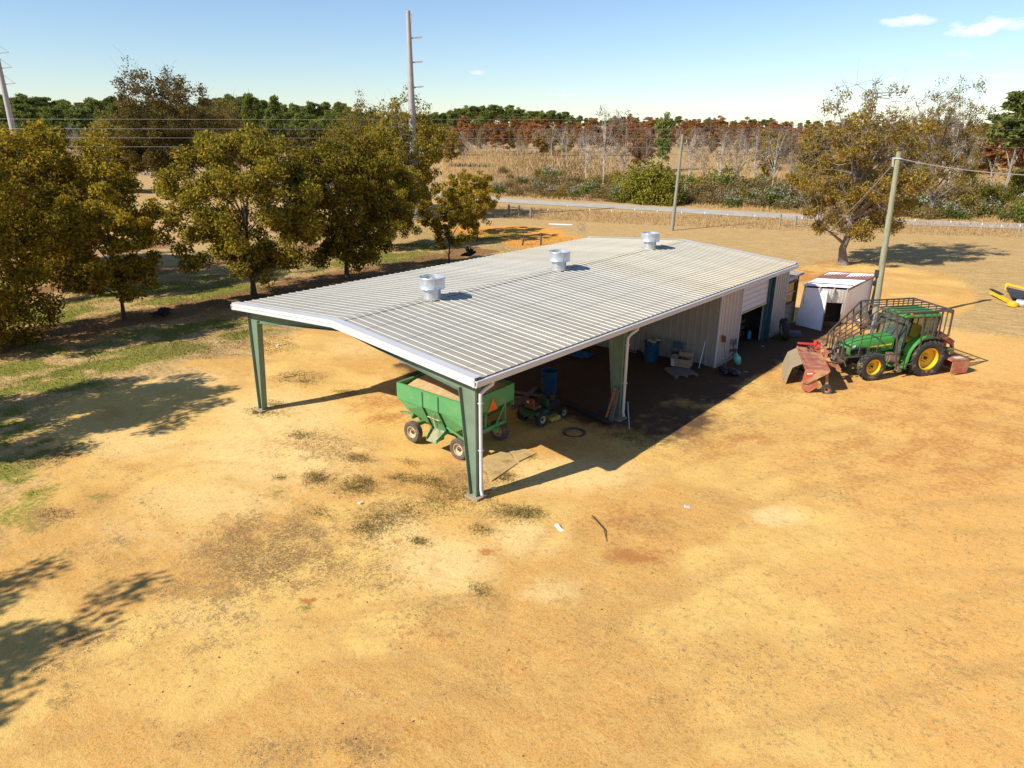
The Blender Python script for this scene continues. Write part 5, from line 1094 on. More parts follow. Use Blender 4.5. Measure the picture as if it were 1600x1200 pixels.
def tree_mesh(seed, H=10, R=5, base=1.9, NL=12, NC=150, leaves=30000, leaf=.11, sig=.085, tr=.20, leafm=L_PEC, bark=BARK, shell=.45, top_thin=0., cone=0., lean=0., flat=1., twigs=0, trunk_top=.72, droop=.0, up=.35, asp=.55, trunk_sides=8, hole=0.):
    r = np.random.default_rng(seed); mb = MB()
    zc = base+(H-base)*.46; hz = (H-base)*.54
    # trunk
    n = 8; tp = []
    wob = r.normal(size=(n, 2))*tr*.35
    for i in range(n):
        f = i/(n-1); tp.append(np.array([wob[i, 0]*(i > 0)+lean*f*H, wob[i, 1]*(i > 0), f*H*trunk_top]))
    trad = [tr*(1.35 if i == 0 else 1-.80*(i/(n-1))) for i in range(n)]
    mb.tube(tp, trad, trunk_sides)
    if tr > .14:
        for a in np.arange(5)*1.256+seed: mb.tube([(math.cos(a)*tr*1.9, math.sin(a)*tr*1.9, -.05), (math.cos(a)*tr*1.0, math.sin(a)*tr*1.0, .10), (0, 0, .55)], [tr*.25, tr*.4, tr*.5], 5)
    # clusters of foliage
    d = r.normal(size=(NC, 3)); d /= np.linalg.norm(d, axis=1)[:, None]; rad = (shell+(1-shell)*r.random(NC)**.6)
    lump = 1+.16*np.sin(d[:, 0]*5+seed)*np.cos(d[:, 1]*4+seed*2)+.10*r.normal(size=NC)
    C = np.stack([d[:, 0]*R*rad*lump, d[:, 1]*R*rad*lump, zc+d[:, 2]*hz*rad*(1+.06*r.normal(size=NC))*flat], 1)
    zf = np.clip((C[:, 2]-base)/(H-base), 0, 1)
    if cone: C[:, :2] *= (1-cone*zf)[:, None]
    C[:, 0] += lean*C[:, 2]
    C[:, 2] = np.clip(C[:, 2], base*.75, H*1.02)
    # limbs go to the outermost clusters
    ordr = r.permutation(NC)[:NL]; nodes = []
    for q in ordr:
        e = C[q]; f = np.clip((e[2]-base*.4)/H*.62, .12, trunk_top*.9)/trunk_top*(n-1); i0 = int(min(f, n-2)); s = tp[i0]+(tp[i0+1]-tp[i0])*(f-i0)
        mid = (s+e)/2+np.array([0, 0, -.04*R+.12*R*r.random()]); k = 6; path = []
        for j in range(k): u_ = j/(k-1); path.append((1-u_)**2*s+2*u_*(1-u_)*mid+u_*u_*e)
        r0 = tr*.42; mb.tube(path, [max(r0*(1-.85*j/(k-1)), .012) for j in range(k)], 5, cap=False); nodes += [(p, r0*(1-.85*j/(k-1))) for j, p in enumerate(path) if j > 1]
    NP = np.array([p for p, _ in nodes]) if nodes else np.array(tp)
    for q in range(NC):
        c = C[q]; dd = np.linalg.norm(NP-c, axis=1)+np.maximum(0, NP[:, 2]-c[2])*.6; s = NP[int(np.argmin(dd))]
        m_ = (s+c)/2+r.normal(size=3)*.05*R; mb.tube([s, m_, c], [tr*.12, tr*.08, tr*.03], 3, cap=False)
        for _ in range(twigs):
            e = c+r.normal(size=3)*R*sig*1.6+np.array([0, 0, R*.06]); mb.tube([c, (c+e)/2+r.normal(size=3)*.02*R, e], [tr*.05, tr*.03, tr*.012], 3, cap=False)
    trunk = mb.mesh('trunk', bark, smooth=True)
    wgt = np.ones(NC)
    if top_thin: wgt = np.clip(1-top_thin*zf**1.3, .04, 1)
    if hole: wgt = wgt*(r.random(NC) > hole)
    wgt = wgt*(.4+r.random(NC)); wgt /= wgt.sum()
    k = r.choice(NC, leaves, p=wgt); g = r.normal(size=(leaves, 3)); g /= np.maximum(np.linalg.norm(g, axis=1)[:, None], 1e-6); g *= (r.random(leaves)**.5)[:, None]
    Pc = C[k]+g*np.array([R*sig*1.9, R*sig*1.9, R*sig*1.45*flat]); Pc[:, 2] = np.maximum(Pc[:, 2], .3)
    V, F = leaf_arr(Pc, leaf, r, up, asp)
    return trunk, arr_mesh('crown', V, F, leafm)
def plant(meshes, label, cat, x, y, rz=0, s=1., sz=None, name='pecan_tree', group=None, dz=0.):
    t_ = thing(name, label, cat, (x, y, gl(x, y)-.05+dz), rz, group); t_.scale = (s, s, sz or s)
    link('trunk', meshes[0], t_); link('crown', meshes[1], t_); return t_
# pecans of the orchard
PA = tree_mesh(11, H=10.5, R=4.9, base=1.7, NL=14, NC=190, leaves=52000, leaf=.105, tr=.19, shell=.5)
PB = tree_mesh(12, H=10.0, R=4.6, base=1.6, NL=14, NC=180, leaves=50000, leaf=.105, tr=.18, shell=.45)
PCm = tree_mesh(13, H=8.0, R=3.2, base=1.6, NL=12, NC=130, leaves=30000, leaf=.095, tr=.12, leafm=L_PECY, shell=.4)
PD = tree_mesh(14, H=5.9, R=2.3, base=1.4, NL=10, NC=80, leaves=12000, leaf=.09, tr=.07, leafm=L_PECY, shell=.35)
PE = tree_mesh(15, H=11.5, R=5.2, base=1.6, NL=14, NC=210, leaves=44000, leaf=.12, tr=.2, leafm=L_PECY, shell=.45)
g1 = 'pecan trees of the orchard row nearest the barn'
def pc(u, v): return at(u, v)[:2]
x, y = pc(397, 466); plant(PA, 'large round olive pecan behind the left front corner of the roof', 'tree', x, y, .4, .93, 1.0, group=g1)
x, y = pc(543, 438); plant(PB, 'large dark pecan with forked trunk behind the left eave', 'tree', x, y, 2.1, .96, .99, group=g1)
x, y = pc(194, 500); plant(PCm, 'medium golden pecan with thin trunk beside the low stump', 'tree', x, y, 1.0, .95, .97, group=g1)
x, y = pc(703, 412); plant(PD, 'small slender golden pecan with bare thin stem above the left eave', 'tree', x, y, .3, 1.05, 1.05, group=g1)
x, y = pc(745, 377); plant(PD, 'small reddish pecan at the edge of the orange tilled strip', 'tree', x, y, 2.4, .93, 1.08, group=g1)
EDGE = pc(25, 541)
g2 = 'pecan trees of the second orchard row'
x, y = pc(125, 447); plant(PE, 'tall golden pecan behind the medium one on the left, pale trunk', 'tree', x+1, y-1, 1.5, 1.0, .98, group=g2)
x, y = pc(611, 388); plant(PB, 'dark pecan half hidden behind the forked trunk pecan', 'tree', x, y, 4.1, .72, .8, group=g2)
x, y = pc(20, 430); plant(PA, 'olive pecan farthest left in the second row, under the leaning steel pole', 'tree', x-1, y, 3.3, 1.0, 1.0, group=g2)
x, y = pc(712, 372); plant(PD, 'small pecan with pale brown crown behind the two slender ones', 'tree', x-1.2, y+3, 5.0, 1.05, 1.05, group=g2)
PE2 = tree_mesh(19, H=11, R=5.0, base=.8, NL=14, NC=210, leaves=44000, leaf=.11, tr=.17, leafm=L_PECY, shell=.4)
PF = tree_mesh(16, H=15, R=6.2, base=2.2, NL=18, NC=260, leaves=34000, leaf=.15, tr=.32, leafm=L_BRN, shell=.35, top_thin=.93, twigs=3)
PG = tree_mesh(17, H=14, R=5.6, base=2.0, NL=18, NC=240, leaves=30000, leaf=.15, tr=.30, leafm=L_PEC, shell=.35, top_thin=.9, twigs=3, bark=BARKG)
def plant_at(meshes, H0, label, u, v, vt, rz=0, wf=1., name='pecan_tree', group=None, cat='tree', ut=None):
    x, y = pc(u, v); h = top_height(ut or u, vt, x, y); s = h/H0
    return plant(meshes, label, cat, x, y, rz, s*wf, s, name, group)
plant(PE2, 'golden pecan at the left edge whose low branches touch the lawn', 'tree', EDGE[0]-.9, EDGE[1]-.8, .6, .9, .95, group=g1)
plant_at(PF, 15, 'big brown broadleaf tree with bare twiggy top standing above the orchard', 272, 300, 98, 1.2, .95, 'broadleaf_tree')
plant_at(PG, 14, 'tall olive tree in front of the tall steel pole, thin at the top', 640, 342, 140, .5, .85, 'broadleaf_tree')
plant_at(PG, 14, 'olive brown tree left of the big brown tree', 190, 300, 178, 2.5, 1.1, 'broadleaf_tree')
plant_at(PF, 15, 'dull brown tree just right of the big brown tree', 352, 285, 150, 3.5, .9, 'broadleaf_tree')
plant_at(PG, 14, 'olive tree whose thin top shows left of the tall steel pole', 572, 330, 150, 4.5, .75, 'broadleaf_tree')
# off to the left, outside the frame: the two trees whose shadows fall into the picture
plant(PA, 'olive pecan beyond the left edge whose shadow crosses the sand', 'tree', -20.2, -12.0, 1.2, .84, .97, group=g1)
plant(PE, 'golden pecan beyond the lower left corner whose shadow reaches the frame', 'tree', -8.6, -22.2, 2.2, .90, .92, group=g1)
# right hand pecans
PH = tree_mesh(21, H=12.8, R=5.4, base=2.2, NL=22, NC=270, leaves=34000, leaf=.10, tr=.34, leafm=L_ORG, shell=.2, top_thin=.975, twigs=5, bark=BARKG, hole=.25, sig=.065, trunk_top=.66)
x, y = pc(1318, 413); plant(PH, 'large half bare pecan with thick trunk behind the tin shed', 'tree', x, y, .8, .86, top_height(1310, 122, x, y)/12.8)
PI = tree_mesh(22, H=17, R=7.0, base=3.0, NL=22, NC=240, leaves=12000, leaf=.13, tr=.38, leafm=L_ORG, shell=.2, top_thin=.9, twigs=5, bark=BARKG, hole=.4, sig=.06, trunk_top=.66)
x, y = pc(1452, 338); plant(PI, 'taller half bare pecan behind the service pole', 'tree', x, y, 2.2, .64, top_height(1460, 108, x, y)/17)
x, y = pc(1378, 330); plant(PI, 'loose orange brown tree between the two half bare pecans', 'tree', x, y+4, 4.2, .42, top_height(1390, 150, x, y+4)/17, 'broadleaf_tree')

# conifers and swamp trees
def pine_mesh(seed, H=18, R=3.6, base=8, NC=60, leaves=5200, leafm=L_PINE, leaf=.42, tr=.22, cone=.35):
    return tree_mesh(seed, H=H, R=R, base=base, NL=9, NC=NC, leaves=leaves, leaf=leaf, sig=.16, tr=tr, leafm=leafm, bark=BARKL, shell=.3, cone=cone, flat=.9, trunk_top=.96, asp=.35, trunk_sides=5)
PN = [pine_mesh(40+i, R=3.2+.4*i, base=(7, 9, 6, 8, 3)[i], cone=(.3, .2, .45, .35, .5)[i]) for i in range(5)]
PNB = [pine_mesh(50+i, base=2.5, R=4.2, cone=.6, leafm=L_PINEB, leaves=6500) for i in range(2)]
CY = [tree_mesh(60+i, H=12, R=2.3, base=4.2, NL=8, NC=46, leaves=2600, leaf=.30, sig=.16, tr=.15, leafm=L_CYP, bark=BARKL, shell=.2, cone=.5, trunk_top=.95, asp=.3, trunk_sides=5) for i in range(4)]
BT = [tree_mesh(70+i, H=12, R=3.0, base=3.5, NL=16, NC=90, leaves=1100, leaf=.16, sig=.12, tr=.13, leafm=L_GREY, bark=(BARKP, BARKL)[i % 2], shell=.25, twigs=4, trunk_top=.85, lean=(.0, .06, -.05, .12)[i], asp=.3, trunk_sides=5) for i in range(4)]
OT = [tree_mesh(80+i, H=12, R=3.6, base=2.5, NL=12, NC=90, leaves=5200, leaf=.24, sig=.12, tr=.16, leafm=(L_ORG, L_BRN, L_CYP)[i], bark=BARKL, shell=.3, top_thin=.4, twigs=1, trunk_sides=5) for i in range(3)]
rt = random.Random(99)
def whereabouts(u):
    for lim, w_ in ((30, 'beyond the left edge pole'), (150, 'right of the left edge pole'), (240, 'left of the big brown tree'), (330, 'behind the big brown tree'), (470, 'around the lone tall pine'), (560, 'left of the steel pole'), (690, 'behind the steel pole'),
                    (790, 'just right of the steel pole trees'), (900, 'above the field fence brace'), (1000, 'behind the tall ivy covered tree'), (1060, 'beside the middle utility pole'), (1130, 'right of the middle utility pole'), (1215, 'behind the bare thicket'), (1320, 'behind the large pecan'), (1420, 'left of the service pole top'), (1520, 'right of the service pole top')):
        if u < lim: return w_
    return 'at the right edge'
def scatter(protos, n, u0, u1, v0, v1, top, H0, name, label, group, wf=(.8, 1.2), cat='tree', jit=.12):
    for i in range(n):
        u = u0+(u1-u0)*(i+rt.random())/n; v = rt.uniform(v0, v1); x, y = pc(u, v); vt = top(u)+rt.uniform(-1, 1)*5 if callable(top) else top
        h = max(3., top_height(u, vt, x, y)*rt.uniform(1-jit, 1+jit*.3)); s = h/H0
        plant(rt.choice(protos), label+' '+whereabouts(u), cat, x, y, rt.random()*6.28, s*rt.uniform(*wf), s, name, group)
def pine_top(u):
    return float(np.interp(u, [-100, 0, 100, 200, 300, 400, 440, 500, 600, 690, 720, 760, 830, 900, 1000, 1200, 1700], [148, 146, 150, 156, 162, 140, 160, 158, 172, 176, 172, 168, 178, 188, 192, 195, 192]))
scatter(PN, 90, -120, 720, 212, 222, pine_top, 18, 'pine_tree', 'green pine in the tall forest line', 'pines of the left forest line', wf=(.9, 1.4), jit=.16)
scatter(PN, 70, -120, 860, 205, 211, lambda u: pine_top(u)+2, 18, 'pine_tree', 'green pine in the tall forest line', 'pines of the left forest line', wf=(1.2, 1.8), jit=.2)
scatter(PN, 80, -100, 700, 222, 238, lambda u: pine_top(u)+14, 18, 'pine_tree', 'green pine in the front ranks of the forest', 'pines of the left forest line', wf=(.9, 1.5), jit=.3)
scatter(PN[4:], 30, -100, 700, 236, 248, lambda u: 186, 18, 'pine_tree', 'low full pine at the foot of the forest', 'pines of the left forest line', wf=(1.3, 2.))
scatter(PNB, 9, 55, 190, 225, 236, lambda u: 172+abs(u-95)*.25, 18, 'bright_pine_tree', 'bright green young conifer', 'bright young conifers at the left', wf=(.7, 1.0))
scatter(PN, 85, 690, 1210, 203, 209, lambda u: pine_top(u)-8, 18, 'pine_tree', 'distant pine along the horizon', 'distant pines on the horizon', wf=(1.1, 1.6))
scatter(PN, 34, 1200, 1680, 206, 213, lambda u: 187, 18, 'pine_tree', 'distant pine along the horizon', 'distant pines on the horizon', wf=(1.1, 1.6))
cyl_ = 'rust orange cypress with pale trunk'; cyg = 'rust coloured cypresses of the swamp wood'
scatter(CY, 60, 690, 1215, 212, 220, lambda u: 189, 12, 'cypress_tree', cyl_, cyg, wf=(1.4, 2.3), jit=.3)
scatter(CY, 60, 640, 1215, 222, 232, lambda u: 189+4*math.sin(u*.05), 12, 'cypress_tree', cyl_, cyg, wf=(1.2, 2.0), jit=.35)
scatter(CY, 60, 640, 1215, 232, 244, lambda u: 197+8*math.sin(u*.031), 12, 'cypress_tree', cyl_, cyg, wf=(.9, 1.4), jit=.4)
scatter(CY, 20, 470, 640, 226, 240, lambda u: 189, 12, 'cypress_tree', cyl_, cyg, wf=(1., 1.5))
scatter(CY, 60, 1210, 1640, 214, 244, lambda u: 194, 12, 'cypress_tree', cyl_, cyg, wf=(1.2, 2.0), jit=.35)
scatter(BT, 64, 690, 1250, 226, 250, lambda u: 198, 12, 'bare_tree', 'slim pale bare tree of the swamp', 'bare trees along the swamp wood', wf=(.7, 1.1))
scatter(OT[:2]+[OT[0]], 34, 660, 1215, 224, 246, lambda u: 201, 12, 'brown_tree', 'muted brown tree among the rust cypresses', 'brown trees of the swamp wood', wf=(.8, 1.2), jit=.3)
scatter(OT, 60, 1190, 1640, 232, 262, lambda u: 203, 12, 'brown_tree', 'loose brown autumn tree', 'brown trees of the right thicket')
scatter(OT[:2], 34, 130, 720, 232, 262, lambda u: 198, 12, 'brown_tree', 'dull brown tree below the pines', 'brown trees behind the orchard')
def one(protos, k, H0, u, v, vt, label, name, wf=.8, rz=None, ut=None):
    return plant_at(protos[k], H0, label, u, v, vt, rz if rz is not None else u*.7, wf, name, ut=ut)
one(PN, 1, 18, 1566, 318, 132, 'big round topped pine at the right edge above the orange cypress', 'pine_tree', 1.35)
one(CY, 0, 12, 1545, 300, 190, 'orange cypress below the big round topped pine', 'cypress_tree', 1.6); one(CY, 1, 12, 1590, 296, 192, 'orange cypress at the very right edge below the pine', 'cypress_tree', 1.6)
one(OT, 0, 12, 1520, 296, 188, 'orange brown tree just left of the big pine', 'brown_tree', 1.1)
one(PN, 0, 18, 402, 262, 133, 'lone tall pine rising above the pine wood behind the orchard', 'pine_tree', .75); one(PN, 2, 18, 437, 258, 146, 'second tall pine just right of the lone tall one', 'pine_tree', .7)
for u, v, vt, k, lab in ((942, 292, 158, 0, 'tall bare tree with ivy on its trunk, leftmost of the pair across the road'), (972, 296, 165, 1, 'bare tree right of the tall ivy covered one across the road'), (915, 282, 200, 2, 'thin bare tree left of the tall ivy covered one'), (1100, 300, 188, 3, 'bare many stemmed tree right of the middle utility pole'), (1122, 296, 192, 0, 'bare tree second right of the middle utility pole'),
                         (1148, 298, 190, 1, 'bare grey tree in the middle of the bare thicket across the road'), (1176, 300, 195, 2, 'bare tree at the right of the bare thicket across the road'), (1205, 302, 188, 0, 'bare tree left of the large half bare pecan'), (1235, 304, 190, 3, 'bare tree behind the left branches of the large half bare pecan'), (1075, 288, 200, 2, 'bare tree just right of the middle utility pole'), (1010, 270, 196, 1, 'bare tree behind the bright yellow green shrubs'),
                         (1480, 300, 170, 2, 'pale bare tree behind the service wire at the right'), (1420, 292, 190, 1, 'pale bare tree left of the taller half bare pecan'), (1510, 300, 200, 0, 'pale stemmed bare tree left of the orange cypress'), (1350, 300, 182, 3, 'pale bare tree behind the large half bare pecan'), (725, 262, 204, 1, 'bare tree in the tan field beside the big olive tree'), (125, 262, 190, 2, 'pale bare tree before the bright conifers')):
    one(BT, k, 12, u, v, vt, lab, 'bare_tree', .8)
one(PN, 4, 18, 1033, 266, 168, 'dark ivy clad tree left of the middle utility pole', 'ivy_tree', .75); one(OT, 2, 12, 1000, 268, 202, 'bright rust tree behind the yellow green shrubs', 'brown_tree', 1.2)
one(OT, 0, 12, 1195, 285, 212, 'orange leafed tree left of the large pecan crown', 'brown_tree', .9); one(OT, 1, 12, 1262, 296, 200, 'brown tree behind the pecan crown', 'brown_tree', 1.0)
# fallen pale trunk leaning among the bare trees
x, y = pc(1130, 301); mb = MB(); x2, y2, z2 = at(1192, 222, 7.); mb.tube([(x, y, gl(x, y)), ((x+x2)/2, (y+y2)/2, 3.8), (x+7.5, y+3.5, 7.3)], [.16, .13, .05], 6); o = mb.build('dead_tree', BARKL, None, smooth=True); tag(o, 'pale dead trunk leaning to the right in the bare thicket', 'dead tree')

# shrubs and rough grass over the road
def shrub_mesh(seed, R=1.6, H=2.4, leaves=1500, leafm=L_BRUSH, leaf=.13, tuft=None):
    r = np.random.default_rng(seed); NC = 30; d = r.normal(size=(NC, 3)); d /= np.linalg.norm(d, axis=1)[:, None]; d[:, 2] = abs(d[:, 2])
    C = d*np.array([R, R, H*.8])*(.4+.6*r.random(NC))[:, None]; k = r.integers(0, NC, leaves); P_ = C[k]+r.normal(size=(leaves, 3))*R*.16; P_[:, 2] = np.maximum(P_[:, 2], .03)
    V, F = leaf_arr(P_, leaf, r, .3, .4); mi = np.zeros(leaves)
    mats = [leafm]
    if tuft is not None: mats.append(tuft); mi = ((P_[:, 2] > H*.45) & (r.random(leaves) < .75)).astype(int)
    return arr_mesh('shrub', V, F, mats, mi)
SB = {'brown': [shrub_mesh(1), shrub_mesh(2, R=2., H=2.)], 'green': [shrub_mesh(3, leafm=L_GOLD, H=3.4, R=1.9, leaves=2200), shrub_mesh(4, leafm=L_GOLD, H=2.8, leaves=1800)],
      'white': [shrub_mesh(5, leafm=L_PINE, tuft=L_WHT, H=2.6), shrub_mesh(6, leafm=L_BRUSH, tuft=L_WHT, H=2.2, R=1.9)], 'dark': [shrub_mesh(7, leafm=L_PINE, H=2.4), shrub_mesh(8, leafm=L_PEC, H=3.0)]}
SLAB = {'brown': ('low brown shrub across the road', 'brown shrubs across the road'), 'green': ('yellow green shrub across the road', 'yellow green shrubs across the road'),
        'white': ('pale headed shrub across the road', 'pale headed shrubs across the road'), 'dark': ('dark green shrub across the road', 'dark green shrubs across the road')}
def shrub(kind, u, v, s=1., sz=None):
    x, y = pc(u, v); o = link('shrub', rt.choice(SB[kind]), None, (x, y, gl(x, y)-.05), rt.random()*6.28); s *= rt.uniform(.8, 1.2); o.scale = (s, s, sz or s*rt.uniform(.8, 1.15)); tag(o, SLAB[kind][0]+' '+whereabouts(u), 'shrub', SLAB[kind][1])
def below_road(u): return float(np.interp(u, [700, 800, 1000, 1200, 1400, 1600, 1700], [303, 308, 319, 331, 342, 349, 353]))
for i in range(46):
    u = rt.uniform(765, 1660); b0 = below_road(u); shrub('white', u, b0-rt.uniform(3, 34) if u < 920 or u > 1180 else b0-rt.uniform(2, 12), rt.uniform(.7, 1.2))
for i in range(80): u = rt.uniform(760, 1660); shrub('brown', u, below_road(u)-rt.uniform(2, 40), rt.uniform(.6, 1.2))
for i in range(30): u = rt.uniform(760, 1660); shrub('dark', u, below_road(u)-rt.uniform(2, 45), rt.uniform(.6, 1.1))
for u, v, s in ((985, 316, 1.5), (1003, 317, 1.6), (1022, 319, 1.8), (1035, 318, 1.6), (1046, 320, 1.5), (1015, 312, 1.9), (1040, 310, 1.8), (995, 308, 1.6), (975, 310, 1.2), (930, 300, .9), (1565, 318, 1.3), (1590, 310, 1.6), (1545, 325, 1.2), (1010, 240, 1.6), (880, 238, 1.3), (850, 238, 1.2), (1175, 300, 1.3), (1595, 335, 1.2), (1500, 300, 1.2)): shrub('green', u, v, s)
for i in range(60): u = rt.uniform(1050, 1660); shrub(rt.choice(['brown', 'brown', 'dark', 'white']), u, rt.uniform(262, below_road(u)-8), rt.uniform(.9, 1.6))
for i in range(16): u = rt.uniform(100, 620); shrub('brown', u, rt.uniform(240, 262), 1.6)
def blades(name, pts, h, wd, mat, seed, spread=.25, dz=0.):
    """thin upright grass blades, one triangle each"""
    r = np.random.default_rng(seed); n = len(pts); x, y = pts[:, 0], pts[:, 1]; z = interp_z(x, y)+dz
    a = r.random(n)*6.283; dx, dy = np.cos(a)*wd/2, np.sin(a)*wd/2; hh = h*(.5+r.random(n)); lx = r.normal(size=n)*spread*hh; ly = r.normal(size=n)*spread*hh
    V = np.stack([np.stack([x-dx, y-dy, z], 1), np.stack([x+dx, y+dy, z], 1), np.stack([x+lx, y+ly, z+hh], 1)], 1).reshape(-1, 3)
    o = link(name, arr_mesh(name, V, np.arange(3*n).reshape(n, 3), mat, nv=3)); o['kind'] = 'stuff'; return o
def wedge(n, u0, u1, vt, vb, seed):
    """ground points spread evenly over a sector of the land as it is seen"""
    r = np.random.default_rng(seed); out = []
    u = u0+(u1-u0)*r.random(n); f = r.random(n)
    for i in range(n):
        v = vb(u[i])-f[i]*(vb(u[i])-vt); out.append(at_fast(u[i], v))
    return np.array(out)
def at_fast(u, v):
    d = CF + (u-800)/FOC*CR - (v-600)/FOC*CU; zz = .3
    for _ in range(4): p = CAMP+(zz-CAMP[2])/d[2]*d; zz = float(gz(p[0], p[1]))
    return p[0], p[1]
P1 = wedge(30000, 690, 1680, 236, below_road, 1); blades('tall_grass', P1, .75, .20, L_FIELD, 1)
P2 = wedge(5000, 60, 700, 236, lambda u: 275, 2); blades('tall_grass', P2, 1.1, .3, L_FIELD, 2)
# rough mown verge between yard and road
P3 = wedge(16000, 640, 1640, 0, lambda u: 1, 3) if False else None
def box_pts(n, x0, x1, y0, y1, seed): r = np.random.default_rng(seed); return np.stack([x0+(x1-x0)*r.random(n), y0+(y1-y0)*r.random(n)], 1)
def masked(P_, F, seed, lo=.15): r = np.random.default_rng(seed); return P_[samp(F, P_[:, 0], P_[:, 1]) > lo+(1-lo)*r.random(len(P_))]
Pv = box_pts(60000, -60, 14, 34, 82, 4); dd = (Pv[:, 1]*.965-Pv[:, 0]*.262); Pv = Pv[(dd > 62) & (dd < 73.5)]; blades('verge_grass', Pv, .22, .06, L_TAN, 4)
Pl = masked(box_pts(150000, -46, 14, -14, 44, 5), np.maximum(dry*.55, green*.2), 5, .2); blades('lawn_grass', Pl, .07, .035, L_GRASS, 5, .8)
Pg = masked(box_pts(170000, -40, 14, -14, 44, 6), green, 6, .2); blades('green_grass', Pg, .10, .03, L_GREEN, 6, .7)
# weeds and leaf litter near the camera
lit_near = litter*(1-under)
Pw = masked(box_pts(260000, -20, 14, -13, 12, 7), lit_near*.45*sm(.40, .62, fbm(X*1.9, Y*1.9, 61)), 7, .12); blades('dry_weeds', Pw, .045, .014, L_WEED, 7, 1.0)
Pq = masked(box_pts(260000, -24, 16, -13, 20, 8), np.maximum(lit_near*.5, .02), 8, .0); r8 = np.random.default_rng(8)
Pq3 = np.stack([Pq[:, 0], Pq[:, 1], interp_z(Pq[:, 0], Pq[:, 1])+.012], 1); V, F = leaf_arr(Pq3, .024, r8, 1.2, .5); o = link('leaf_litter', arr_mesh('leaf_litter', V, F, L_LITTER)); o['kind'] = 'stuff'
# individual weed clumps that show as dark green tufts
cl_ = []
for u, v, k, s in ((495, 747, 260, .34), (555, 762, 360, .42), (570, 752, 200, .3), (470, 680, 160, .3), (560, 716, 160, .3), (622, 745, 120, .25), (650, 748, 120, .25), (680, 752, 200, .3), (640, 722, 60, .2), (575, 826, 300, .30), (600, 812, 160, .3), (655, 845, 120, .15), (752, 920, 80, .15), (750, 828, 100, .2), (405, 642, 300, .30), (430, 630, 160, .3), (800, 800, 260, .35), (830, 802, 160, .25), (790, 745, 200, .3), (775, 740, 160, .25), (735, 775, 160, .3), (690, 790, 160, .4), (540, 612, 160, .4), (480, 594, 160, .4), (700, 770, 260, .5), (640, 800, 120, .3), (500, 800, 120, .3), (790, 722, 90, .1), (825, 712, 100, .15), (437, 745, 60, .12), (965, 680, 200, .4), (1010, 690, 160, .4)):
    x, y = pc(u, v); r9 = np.random.default_rng(int(u)); cl_.append(np.stack([x+r9.normal(size=k)*s, y+r9.normal(size=k)*s*.6], 1))
blades('weed_clumps', np.concatenate([np.repeat(q_, 3, 0)+np.random.default_rng(5).normal(size=(3*len(q_), 2))*.06 for q_ in cl_]), .045, .014, leafmat('green_weeds', [(.18, .15, .05), (.24, .20, .06), (.14, .14, .04), (.34, .25, .10)]), 9, .9)
# stones and clods
r10 = np.random.default_rng(10); n = 1600; Ps = box_pts(n, -22, 16, -13, 16, 11); mbv = []; mbf = []; k = 0
for x, y in Ps:
    s = .008+.022*r10.random()**3; z = float(interp_z(x, y)); o8 = np.array([(1, 0, 0), (-1, 0, 0), (0, 1, 0), (0, -1, 0), (0, 0, .7), (0, 0, -.5)])*s*(.7+.6*r10.random((6, 1)))+np.array([x, y, z+.2*s])
    mbv.append(o8); mbf += [(k+a, k+b_, k+c_) for a, b_, c_ in ((0, 2, 4), (2, 1, 4), (1, 3, 4), (3, 0, 4), (2, 0, 5), (1, 2, 5), (3, 1, 5), (0, 3, 5))]; k += 6
o = link('clods', arr_mesh('clods', np.concatenate(mbv), mbf, pm('clod', (.22, .12, .055), .95, var=.5, scale=3), nv=3)); o['kind'] = 'stuff'
# tread prints pressed beside the yard
# stump and root pile in the orchard strip
x, y = pc(258, 492); st_ = thing('tree_stump', 'dark broken stump on the brown strip beside the medium golden pecan', 'stump', (x, y, gl(x, y))); mb = MB(); r2 = random.Random(2)
for i in range(16): a = r2.random()*6.28; l = r2.uniform(.2, .6); mb.tube([(0, 0, .05), (math.cos(a)*l*.5, math.sin(a)*l*.8, r2.uniform(.1, .5)), (math.cos(a)*l, math.sin(a)*l*1.8, r2.uniform(0, .25))], [.16, .1, .03], 6)
mb.build('roots', pm('stump_wood', (.035, .025, .02), .9, bump=.4), st_)
x, y = pc(734, 404); st_ = thing('root_ball', 'dark root ball at the edge of the left eave, right of the slender pecan', 'stump', (x, y, gl(x, y))); mb = MB()
for i in range(22): a = r2.random()*6.28; e_ = r2.uniform(-.2, 1.4); l = r2.uniform(.4, .8); mb.tube([(0, 0, .35), (math.cos(a)*l*math.cos(e_), math.sin(a)*l*math.cos(e_), .35+l*math.sin(e_))], [.2, .04], 5)
mb.build('roots', pm('stump_wood', (.035, .025, .02)), st_)
for (u, v, h, lab) in ((816, 383, .9, 'short dark post leaning beside the orange tilled strip'), (845, 383, 1.1, 'upright dark post on the orange tilled strip')):
    x, y = pc(u, v); mb = MB(); mb.tube([(0, 0, 0), (.25 if u < 830 else 0, 0, h)], .08, 7); o = mb.build('short_post', BARK, None); o.location = (x, y, gl(x, y)); tag(o, lab, 'post')
x, y = pc(908, 372); o = plant(BT[0], 'small bare russet sapling right beyond the back corner of the roof', 'sapling', x, y, 0, .16, .14, 'bare_sapling')
x, y = pc(876, 351); mb = MB(); mb.box((0, 0, .03), (2.6, .5, .05), (0, 0, .5)); o = mb.build('pale_slab', m_tin, None); o.location = (x, y, gl(x, y)); tag(o, 'long pale strip lying on the mown field beyond the tilled soil', 'slab')

